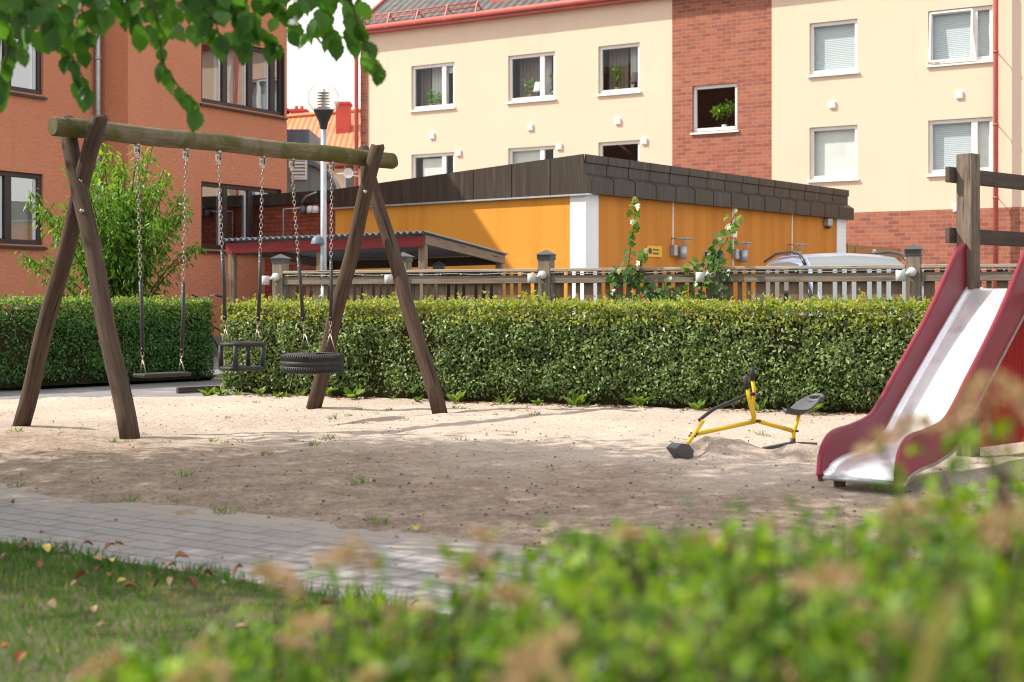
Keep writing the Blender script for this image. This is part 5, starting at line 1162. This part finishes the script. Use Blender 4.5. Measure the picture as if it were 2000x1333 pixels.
# vine on the fence
LOB = ([(0, 0, 0), (.05, .28, .03), (.30, .46, 0), (.42, .26, .04), (.72, .34, 0), (.74, .16, .03), (1, 0, -.06), (.74, -.16, .03), (.72, -.34, 0), (.42, -.26, .04), (.30, -.46, 0), (.05, -.28, .03), (.4, 0, -.02)], [(i, (i+1) % 12, 12) for i in range(12)])
def build_vine():
    t = thing('climbing_vine', 'green lobed vine scrambling over the fence with two tall shoots', 'vine', FE.pt(FE.s(1235), 0, .1)); b = MB(); pos = []; rn = []
    sh = [[(1228, 600), (1232, 540), (1236, 500), (1242, 455), (1246, 420), (1244, 392)], [(1420, 560), (1405, 520), (1410, 490), (1425, 470), (1432, 440), (1440, 420)], [(1220, 600), (1290, 570), (1340, 575), (1390, 540), (1400, 500)], [(1240, 560), (1255, 530), (1262, 505), (1266, 490)], [(1210, 560), (1205, 535), (1215, 520)], [(1380, 560), (1365, 525), (1350, 512)]]
    for k, p in enumerate(sh):
        q2 = [FE.px(x, y, .11) for x, y in smooth(p, 4)]; b.tube(q2, .005, 5)
        for i in range(1, len(q2)):
            for _ in range(2 if k in (0, 3, 4) else 2): pos.append(q2[i]+rv(1)[0]*(.04 if k in (0, 3) else .09)); rn.append(.85*i/len(q2)+.15*RD.random())
    b.build('stem', M['twig'], t)
    for _ in range(150):
        x = RD.gauss(1300, 62); x = min(1440, max(1205, x)); y = 606-abs(RD.gauss(0, 28)); pos.append(FE.px(x, y, .10+.10*RD.random())); rn.append(.4*RD.random())
    for _ in range(34): pos.append(FE.px(RD.gauss(1402, 16), RD.gauss(520, 40), .11+.06*RD.random())); rn.append(.5*RD.random())
    pos = np.array(pos); n = len(pos); ax = rv(n)*.6+np.array([FE.n[0]*.3, FE.n[1]*.3, -.7]); nr = rv(n)*.6+np.array([FE.n[0], FE.n[1], .5]); scatter('foliage', *LOB, pos, ax, nr, .050+.055*NR.random(n), M['vineleaf'], t, rnd=np.array(rn))
build_vine()
def build_edge():
    a, c = G(346, 763), G(428, 759); t = MB(); t.bar((a[0], a[1], .0), (c[0], c[1], .0), .05, .07); o = t.build('edging_board', M['darkwood'], bevel=.006); tag(o, 'dark timber edging board between sand and asphalt path at the hedge end', 'edging')
build_edge()
# weeds at the foot of the hedge
def weeds():
    protos = []
    for k in range(3):
        t = thing('weed', 'bright green broad leaved weed clump at the foot of the long hedge', 'weed', (0, 0, 0), 'weeds along the hedge foot'); n = (16, 12, 22)[k]; a = NR.random(n)*2*PI; tilt = .25+.7*NR.random(n)
        ax = np.stack([np.cos(a)*tilt, np.sin(a)*tilt, np.ones(n)*(1-.5*tilt)], 1); pos = np.stack([np.cos(a)*.03, np.sin(a)*.03, .015+.10*NR.random(n)*(k == 2)], 1)
        scatter('leaves', *(OV if k != 1 else ([(0, 0, 0), (.4, .10, .05), (1, 0, -.15), (.4, -.10, .05)], LEAF[1])), pos, ax, np.tile([0, 0, 1.], (n, 1))+rv(n)*.3, .10+.12*NR.random(n), M['weed'], t); protos.append(t)
    d = unit(HB-HA); spots = [.10, .35, .62, .85, 1.15, 1.5, 1.9, 2.35, 2.7, 3.15, 3.7, 4.1, 4.5, 4.62, 5.2, 5.8, 6.4, 6.9, -.12, 1.02]; used = set()
    for i, s in enumerate(spots):
        k = i % 3; o = protos[k] if k not in used else copy_tree(protos[k]); used.add(k); q2 = HA+d*s+np.array([-.47, -.88])*(.06+.14*RD.random()); o.location = (q2[0], q2[1], sand_h(q2[0], q2[1])-.005); o.rotation_euler = (0, 0, RD.random()*6); f = .28+.45*RD.random()**2; o.scale = (f*1.2, f*1.2, f)
weeds()
def tufts():
    first = None; px = [(258, 772), (500, 790), (545, 778), (445, 810), (700, 797), (735, 801), (680, 806), (760, 797), (790, 815), (888, 798), (905, 800), (968, 812), (1000, 806), (1045, 815), (1005, 848), (900, 860), (640, 855), (610, 872), (415, 862), (440, 866), (470, 862), (520, 892), (250, 866), (225, 866), (120, 850), (30, 846), (35, 940), (255, 967), (345, 970), (420, 982), (437, 990), (360, 935), (728, 1005), (700, 946), (745, 1012), (875, 935), (1490, 850), (1460, 853), (650, 812), (575, 860)]
    for x, y in px:
        q2 = G(x, y); z = sand_h(q2[0], q2[1])
        if first is None:
            n = 26; first = thing('grass_tuft', 'small pale green grass tuft growing in the sand', 'grass tuft', (0, 0, 0), 'grass tufts in the sand'); ax = np.stack([NR.normal(size=n)*.6, NR.normal(size=n)*.6, np.ones(n)*.8], 1)
            scatter('blades', [(0, -.05, 0), (0, .05, 0), (.55, .04, .08), (.55, -.04, .08), (1, 0, .3)], [(0, 1, 2, 3), (3, 2, 4)], np.stack([NR.normal(size=n)*.035, NR.normal(size=n)*.035, np.zeros(n)], 1), ax, rv(n), .04+.05*NR.random(n), M['weed'], first); o = first
        else: o = copy_tree(first)
        o.location = (q2[0], q2[1], max(z, -.034)-.002); o.rotation_euler = (0, 0, RD.random()*6); f = .25+.5*RD.random(); o.scale = (f*1.1, f*1.1, f)
tufts()
# fallen leaves
def fallen():
    cols = {'rust': (.27, .10, .04), 'yellow': (.52, .42, .10), 'tan': (.38, .26, .165), 'brown': (.16, .075, .04)}
    lab = {'rust': 'curled rust orange fallen leaf lying on the lawn', 'yellow': 'pale yellow fallen leaf lying on the lawn', 'tan': 'dry tan fallen leaf lying on the lawn', 'brown': 'dark brown shrivelled fallen leaf lying on the lawn'}
    spec = [('tan', 55, 1060), ('tan', 48, 1075), ('rust', 78, 1108), ('rust', 172, 1068), ('rust', 214, 1073), ('tan', 232, 1077), ('rust', 232, 1068), ('tan', 118, 1081), ('yellow', 215, 1100), ('tan', 192, 1096), ('brown', 194, 1117), ('rust', 215, 1128), ('yellow', 238, 1139), ('rust', 160, 1132), ('rust', 295, 1126), ('rust', 355, 1094), ('brown', 368, 1116), ('rust', 405, 1127), ('tan', 332, 1113), ('tan', 150, 1149), ('brown', 255, 1152), ('tan', 335, 1140), ('tan', 100, 1188), ('tan', 180, 1196), ('tan', 438, 1143), ('rust', 465, 1118), ('tan', 475, 1140), ('rust', 585, 1182), ('brown', 372, 1147), ('tan', 200, 1228), ('rust', 8, 1270), ('rust', 40, 1290), ('tan', 10, 1092), ('yellow', 90, 1075), ('tan', 84, 1045), ('brown', 300, 1150), ('tan', 530, 1152), ('rust', 640, 1190), ('rust', 812, 1183), ('tan', 470, 1236)]
    first = {}
    for kind, x, y in spec:
        q2 = G(x, y)
        if kind not in first:
            m = mk(kind+'_leaf', cols[kind], tuple(c*.7 for c in cols[kind]), 30, .7, .2); b = MB(); n = 7; V = []
            for i in range(n+1):
                f = i/n; w = .042*math.sin(PI*min(1, f*.96+.02))**.8
                for g in (-1, -.4, .4, 1): V.append((f*.12-.06, g*w, .012+.05*abs(g)**1.5*(1 if kind != 'yellow' else .5)*w/.042+.018*math.sin(f*5)))
            b.add(V, [(i*4+k, i*4+k+1, (i+1)*4+k+1, (i+1)*4+k) for i in range(n) for k in range(3)], 0, True); o = b.build('fallen_leaf', m); tag(o, lab[kind], 'leaf', kind+' leaves on the lawn'); first[kind] = o
        else: o = first[kind].copy(); COL.objects.link(o)
        o.location = (q2[0], q2[1], .006); o.rotation_euler = (RD.gauss(0, .3), RD.gauss(0, .25), RD.random()*6.28); f = .28+.24*RD.random(); o.scale = (f, f, f*.7)
    for x, y, kind, l in ((552, 1121, 'yellow', 'bright yellow leaf at the grass edge beside the paving'), (22, 974, 'tan', 'dry tan leaf lying alone on the grey paving'), (728, 945, 'yellow', 'small yellow leaf on the shaded sand'), (812, 1022, 'yellow', 'small yellow leaf where sand meets paving'), (1085, 945, 'tan', 'pale leaf lying on the sand at the shade edge')):
        o = first[kind].copy(); COL.objects.link(o); q2 = G(x, y); o.location = (q2[0], q2[1], max(-.03, sand_h(q2[0], q2[1])+.004)); o.rotation_euler = (0, 0, RD.random()*6); o['label'] = l; o['group'] = 'leaves on the path and sand'; o.scale = (.42, .42, .42)
fallen()

# ================================================================ THE TREE THAT SHADES THE SAND
TLF = ([(0, 0, 0), (.08, .16, .02), (.20, .30, .05), (.26, .27, .05), (.40, .37, .06), (.46, .33, .05), (.60, .33, .04), (.66, .27, .03), (.80, .20, 0), (.84, .13, 0), (1.0, 0, -.10), (.84, -.13, 0), (.80, -.20, 0), (.66, -.27, .03), (.60, -.33, .04), (.46, -.33, .05), (.40, -.37, .06), (.26, -.27, .05), (.20, -.30, .05), (.08, -.16, .02), (.45, 0, -.01)], [(i, (i+1) % 20, 20) for i in range(20)])
def build_tree():
    base = np.array([-5.3, 6.9, 0]); t = thing('tree', 'leafy tree whose drooping branches hang into the top of the view', 'tree', base)
    b = MB(); b.tube([base, base+[.05, .05, 1.2], base+[.15, .1, 2.6], base+[.1, .2, 4.6], base+[0, .1, 6.4]], [.24, .19, .16, .10, .03], 14); b.build('trunk', M['bark'], t)
    cc = base+np.array([-.3, .65, 4.75]); b = MB(); cl = []
    for i in range(150):
        v = rv(1)[0]; r = RD.random()**.45; p = cc+v*np.array([3.3, 3.3, 1.75])*r
        if p[2] < 2.75: p[2] = 2.75+.5*RD.random()
        if p[0] > -.33*p[1] and p[2] < 3.3+.25*p[1]*.6: p[0] = -.42*p[1]
        if p[1] < 5.6: continue
        cl.append(p)
        if i % 2 == 0: s = base+np.array([.1, .15, 2.2+2.6*RD.random()]); b.tube([s, (s+p)/2+[0, 0, .25], p], [.05, .03, .008], 6)
    # boughs over the lawn towards the camera, from which the hanging twigs come
    for e in ((-1.7, 5.7, 2.75), (-.75, 5.75, 2.62), (-2.4, 5.9, 2.85)): e = np.array(e); s = base+[.15, -.05, 2.4]; b.tube([np.array(x) for x in smooth([s, s*.5+e*.5+[0, 0, .35], e], 5)], list(np.linspace(.05, .010, 11)), 7)
    b.build('boughs', M['bark'], t)
    pos = []
    for p in cl: k = 150; pos.append(p+NR.normal(size=(k, 3))*[.46, .46, .28])
    pos = np.concatenate(pos); pos = pos[~((np.abs(pos[:, 0]) < .365*pos[:, 1]) & (pos[:, 2] < 1.05+.215*pos[:, 1]))]; n = len(pos)
    scatter('crown', *OV, pos, rv(n)+[0, 0, -.5], rv(n)*.8+[0, 0, 1], .11+.05*NR.random(n), M['treeleaf'], t)
    tw = [[(-30, -60), (60, 20), (110, 80), (150, 130), (172, 172)], [(-40, 0), (20, 60), (8, 130), (-4, 175)], [(60, -60), (110, 10), (140, 50), (160, 95)], [(180, -70), (240, -5), (262, 40)], [(280, -60), (308, 50), (318, 120), (345, 165), (378, 200), (386, 215)], [(330, -60), (380, 0), (418, 40), (428, 75)], [(420, -70), (470, 15), (510, 60), (540, 85)], [(480, -70), (540, 5), (575, 40)], [(560, -70), (620, -15), (640, 40), (655, 75)], [(600, -70), (680, 0), (700, 50), (722, 105), (740, 135)], [(640, -50), (690, 10), (690, 70)], [(100, -60), (180, -25), (210, 15)], [(-30, -40), (40, -10), (90, 20), (110, 60)], [(220, -60), (330, -20), (440, -10)], [(440, -50), (540, -20), (640, -15)], [(-40, -20), (30, 0), (45, 50), (40, 95)], [(120, -50), (160, 20), (170, 70)], [(360, -60), (450, 10), (470, 60), (480, 85)], [(0, -30), (70, -20), (140, -10)]]
    pos = []; axs = []; nrs = []; first_only = (4, 9)
    for k, p in enumerate(tw):
        Y = 5.5+.6*RD.random(); sp = smooth(p, 6); q2 = [P(x, y, Y+.03*math.sin(i)) for i, (x, y) in enumerate(sp)]; b = MB(); b.tube(q2, list(np.linspace(.006, .002, len(q2))), 5); b.build('hanging_twig', M['twig'], t)
        L = 0; nxt = .0; sgn = 1; dl = .062
        for i in range(1, len(q2)):
            a, c = q2[i-1], q2[i]; d = np.linalg.norm(c-a); f = 0
            while nxt < L+d:
                o = a+(c-a)*((nxt-L)/d); sgn = -sgn; pos.append(o); td = unit(c-a); sd = np.array([td[2], 0, -td[0]])*sgn
                axs.append(td*.45+sd*.5*RD.random()+np.array([RD.gauss(0, .25), RD.gauss(0, .35), -.75])); nrs.append(np.array([RD.gauss(0, .6), -1+RD.gauss(0, .5), .35])); nxt += dl*(1.0 if k in first_only else .85)*(.7+.6*RD.random())
            L += d
        pos.append(q2[-1]); axs.append(np.array([RD.gauss(0, .2), RD.gauss(0, .2), -1])); nrs.append(np.array([.3, -1, .2]))
    for _ in range(175):
        x = RD.uniform(-60, 705); Y = 5.4+.9*RD.random(); y = -60+(125 if 215 > x or x > 260 else 80)*RD.random(); pos.append(P(x, y, Y)); axs.append(rv(1)[0]*.6+[0, 0, -.8]); nrs.append(np.array([RD.gauss(0, .6), -1, .5]))
    pos = np.array(pos); n = len(pos); scatter('hanging_leaves', *TLF, pos, np.array(axs), np.array(nrs), .068+.045*NR.random(n), M['treeleaf'], t)
build_tree()

# ================================================================ FOREGROUND SPIREA
FLV = ([(0, 0, 0), (.4, .3, .2), (1, .1, .5), (.5, -.3, .3)], [(0, 1, 2, 3)])
def flower_head():
    n = 90; v = rv(n); v[:, 2] = np.abs(v[:, 2])*.7; pos = v*[.034, .034, .020]*NR.random((n, 1))**.4
    return pos, v
def spirea(label, xr, yr, hf, n_stem, n_leaf, n_fl, lsz=.034, extra=()):
    cx, cy = (xr[0]+xr[1])/2, (yr[0]+yr[1])/2; t = thing('spirea_bush', label, 'bush', (cx, cy, 0), 'spirea bushes in front'); b = MB(); pos = []; tips = []
    for i in range(n_stem):
        x, y = RD.uniform(*xr), RD.uniform(*yr); h = hf(x, y)*(1-.22*RD.random()**1.5)
        if h < .1: continue
        bx, by = x+(cx-x)*.25+RD.gauss(0, .03), y+RD.gauss(0, .04); e = np.array([x, y, h]); q2 = [np.array([bx, by, 0]), np.array([bx*.6+x*.4, by, h*.55]), e]; b.tube(q2, [.003, .0025, .0015], 5); tips.append(e)
        k = n_leaf
        for _ in range(k):
            f = 1-RD.random()**1.25*.75; p = q2[1]+(q2[2]-q2[1])*((f-.5)*2) if f > .5 else q2[0]+(q2[1]-q2[0])*f*2; pos.append(p+rv(1)[0]*[.05, .05, .035]*RD.random())
    for p in extra:
        q2 = [np.array(v, float) for v in p]; b.tube(q2, [.0035]*(len(q2)-1)+[.002], 5); tips.insert(0, q2[-1])
        for _ in range(11): f = .35+.6*RD.random(); i = min(len(q2)-2, int(f*(len(q2)-1))); g = f*(len(q2)-1)-i; pos.append(q2[i]+(q2[i+1]-q2[i])*g+rv(1)[0]*.035)
    b.build('stems', M['twig'], t); pos = np.array(pos); n = len(pos); ax = rv(n)+[0, 0, .35]
    scatter('foliage', *OV, pos, ax, rv(n)*.7+[-.2, 0, 1], lsz*(.7+.6*NR.random(n)), M['spirea'], t)
    fp, fv = flower_head(); m = len(fp); proto = None
    for i in range(min(n_fl, len(tips))):
        e = tips[i]; f = .5+.55*RD.random()
        if proto is None:
            o = scatter('flower_head', *FLV, fp+WLOC[t.name], fv+rv(m)*.4, rv(m), .009+.007*NR.random(m), M['flower'], t); proto = o
        else: o = proto.copy(); COL.objects.link(o); o.parent = t
        o.location = tuple(np.array(e)-WLOC[t.name]+[0, 0, .006]); o.scale = (f, f, f); o.rotation_euler = (RD.gauss(0, .4), RD.gauss(0, .4), RD.random()*6)
    return t
def ytop(px):
    return float(np.interp(px, [0, 300, 520, 700, 900, 1000, 1100, 1250, 1400, 1600, 1750, 1850, 2000, 2400], [1330, 1260, 1195, 1160, 1120, 1085, 1045, 1008, 1003, 995, 985, 960, 930, 905]))
def hf(x, y):
    px = 1000+F*x/y; far = float(np.clip((2.4-y)/.2, .7, 1)); near = float(np.interp(y, [1.0, 2.1], [.10, .0]))
    return max(.1, (CH-(ytop(px)-HZ)/F*y-near*.6)*far+.035*fbm(x, y, 4, 3)-.01)
spirea('large green spirea bush with tan dried flower heads filling the lower right foreground', (-.02, .98), (1.12, 2.3), hf, 820, 36, 46, .026, extra=[[P(1900, 1100, 1.7), P(1850, 960, 1.7), P(1795, 850, 1.72)], [P(1960, 1100, 1.4), P(1962, 950, 1.4), P(1985, 800, 1.4)], [P(1970, 1100, 1.45), P(1945, 900, 1.45), P(1925, 790, 1.45)], [P(1800, 1050, 1.9), P(1750, 960, 1.9), P(1725, 880, 1.9)], [P(1980, 1000, 1.7), P(1930, 900, 1.7), P(1880, 850, 1.7)]])
spirea('low sparse spirea bush with tan flower heads in front of the lawn', (-.62, .0), (1.5, 2.3), hf, 330, 28, 34, .027, extra=[[P(640, 1333, 1.8), P(650, 1220, 1.82), P(655, 1110, 1.85)], [P(690, 1333, 1.75), P(705, 1200, 1.75), P(700, 1095, 1.76)], [P(540, 1333, 1.7), P(545, 1240, 1.7), P(543, 1150, 1.7)], [P(930, 1300, 1.9), P(935, 1150, 1.9), P(940, 1060, 1.9)], [P(880, 1300, 1.8), P(905, 1180, 1.8), P(920, 1130, 1.8)]])
def build_reed():
    c = P(1790, 1500, 1.05); t = thing('reed_grass', 'pale arching grass blades growing out of the spirea at the right', 'grass plant', (c[0], c[1], 0)); V = []
    bl = [[(1770, 1400), (1805, 1290), (1835, 1210), (1860, 1160), (1905, 1130), (1935, 1150)], [(1790, 1400), (1815, 1300), (1850, 1230), (1890, 1195), (1915, 1200)], [(1960, 1420), (1975, 1300), (1955, 1200), (1930, 1150)], [(1780, 1420), (1800, 1330), (1830, 1260)], [(1985, 1420), (1990, 1330), (1960, 1260)]]
    for k, p in enumerate(bl):
        b = MB(); q2 = [P(x, y, 1.0+.03*k) for x, y in smooth(p, 6)]; n = len(q2); V = []
        for i, q in enumerate(q2): w = .0065*(1-.85*(i/(n-1))**3); V += [q+[-w*.6, -w*.5, w*.2], q+[0, .003, 0], q+[w*.6, -w*.5, -w*.2]]
        b.add(V, [(3*i+j, 3*i+j+1, 3*i+j+4, 3*i+j+3) for i in range(n-1) for j in (0, 1)], 0, True); o = b.build('blade', M['reed'], t); a = o.data.attributes.new('rnd', 'FLOAT', 'FACE'); a.data.foreach_set('value', np.full(len(o.data.polygons), (.9, .2, .3, .1, .5)[k], np.float32))
build_reed()

# ================================================================ LIGHT, SKY, CAMERA
EL, AZ = math.radians(46), math.radians(1.0)         # the sun stands to the left
sun = bpy.data.lights.new('sun', 'SUN'); sun.energy = 4.3; sun.angle = math.radians(.55); sun.color = (1.0, .93, .82)
so = bpy.data.objects.new('sun', sun); COL.objects.link(so); so.location = (-20, 0, 30)
so.rotation_euler = Vector((math.cos(EL)*math.cos(AZ), math.cos(EL)*math.sin(AZ), -math.sin(EL))).to_track_quat('-Z', 'Y').to_euler()
w = bpy.data.worlds.new('World'); SC.world = w; w.use_nodes = True; nt = w.node_tree; nt.nodes.clear()
out = nt.nodes.new('ShaderNodeOutputWorld'); bg = nt.nodes.new('ShaderNodeBackground'); bg.inputs[1].default_value = .13
sky = nt.nodes.new('ShaderNodeTexSky'); sky.sky_type = 'NISHITA'; sky.sun_disc = False; sky.sun_elevation = EL; sky.sun_rotation = math.radians(-90)
tc = nt.nodes.new('ShaderNodeTexCoord'); mp = nt.nodes.new('ShaderNodeMapping'); mp.inputs['Scale'].default_value = (1, 1, 2.2); nz = nt.nodes.new('ShaderNodeTexNoise'); nz.inputs['Scale'].default_value = 2.1; nz.inputs['Detail'].default_value = 8; nz.inputs['Roughness'].default_value = .55
rp = nt.nodes.new('ShaderNodeValToRGB'); rp.color_ramp.elements[0].position = .36; rp.color_ramp.elements[1].position = .52
mx = nt.nodes.new('ShaderNodeMix'); mx.data_type = 'RGBA'; mx.inputs[7].default_value = (8.5, 8.25, 7.9, 1)
nt.links.new(tc.outputs['Generated'], mp.inputs[0]); nt.links.new(mp.outputs[0], nz.inputs[0]); nt.links.new(nz.outputs['Fac'], rp.inputs[0]); nt.links.new(rp.outputs[0], mx.inputs[0]); nt.links.new(sky.outputs[0], mx.inputs[6]); nt.links.new(mx.outputs[2], bg.inputs[0]); nt.links.new(bg.outputs[0], out.inputs[0])
cam = bpy.data.cameras.new('camera'); co = bpy.data.objects.new('camera', cam); COL.objects.link(co); co.location = (0, 0, CH); co.rotation_euler = (PI/2, 0, 0)
cam.sensor_width = 36; cam.lens = 36*F/2000; cam.shift_y = -(666.5-HZ)/2000; cam.clip_end = 500; cam.clip_start = .05
cam.dof.use_dof = True; cam.dof.focus_distance = 14.0; cam.dof.aperture_fstop = 2.7
SC.camera = co
SC.view_settings.view_transform = 'Standard'; SC.view_settings.look = 'None'; SC.view_settings.exposure = .68; SC.view_settings.gamma = 1
SC.render.engine = 'CYCLES'; SC.cycles.use_denoising = True; SC.cycles.pixel_filter_type = 'BLACKMAN_HARRIS'; SC.cycles.filter_width = 1.05
SC.cycles.max_bounces = 7; SC.cycles.transparent_max_bounces = 10; SC.cycles.diffuse_bounces = 3; SC.cycles.glossy_bounces = 3; SC.cycles.caustics_reflective = False; SC.cycles.caustics_refractive = False
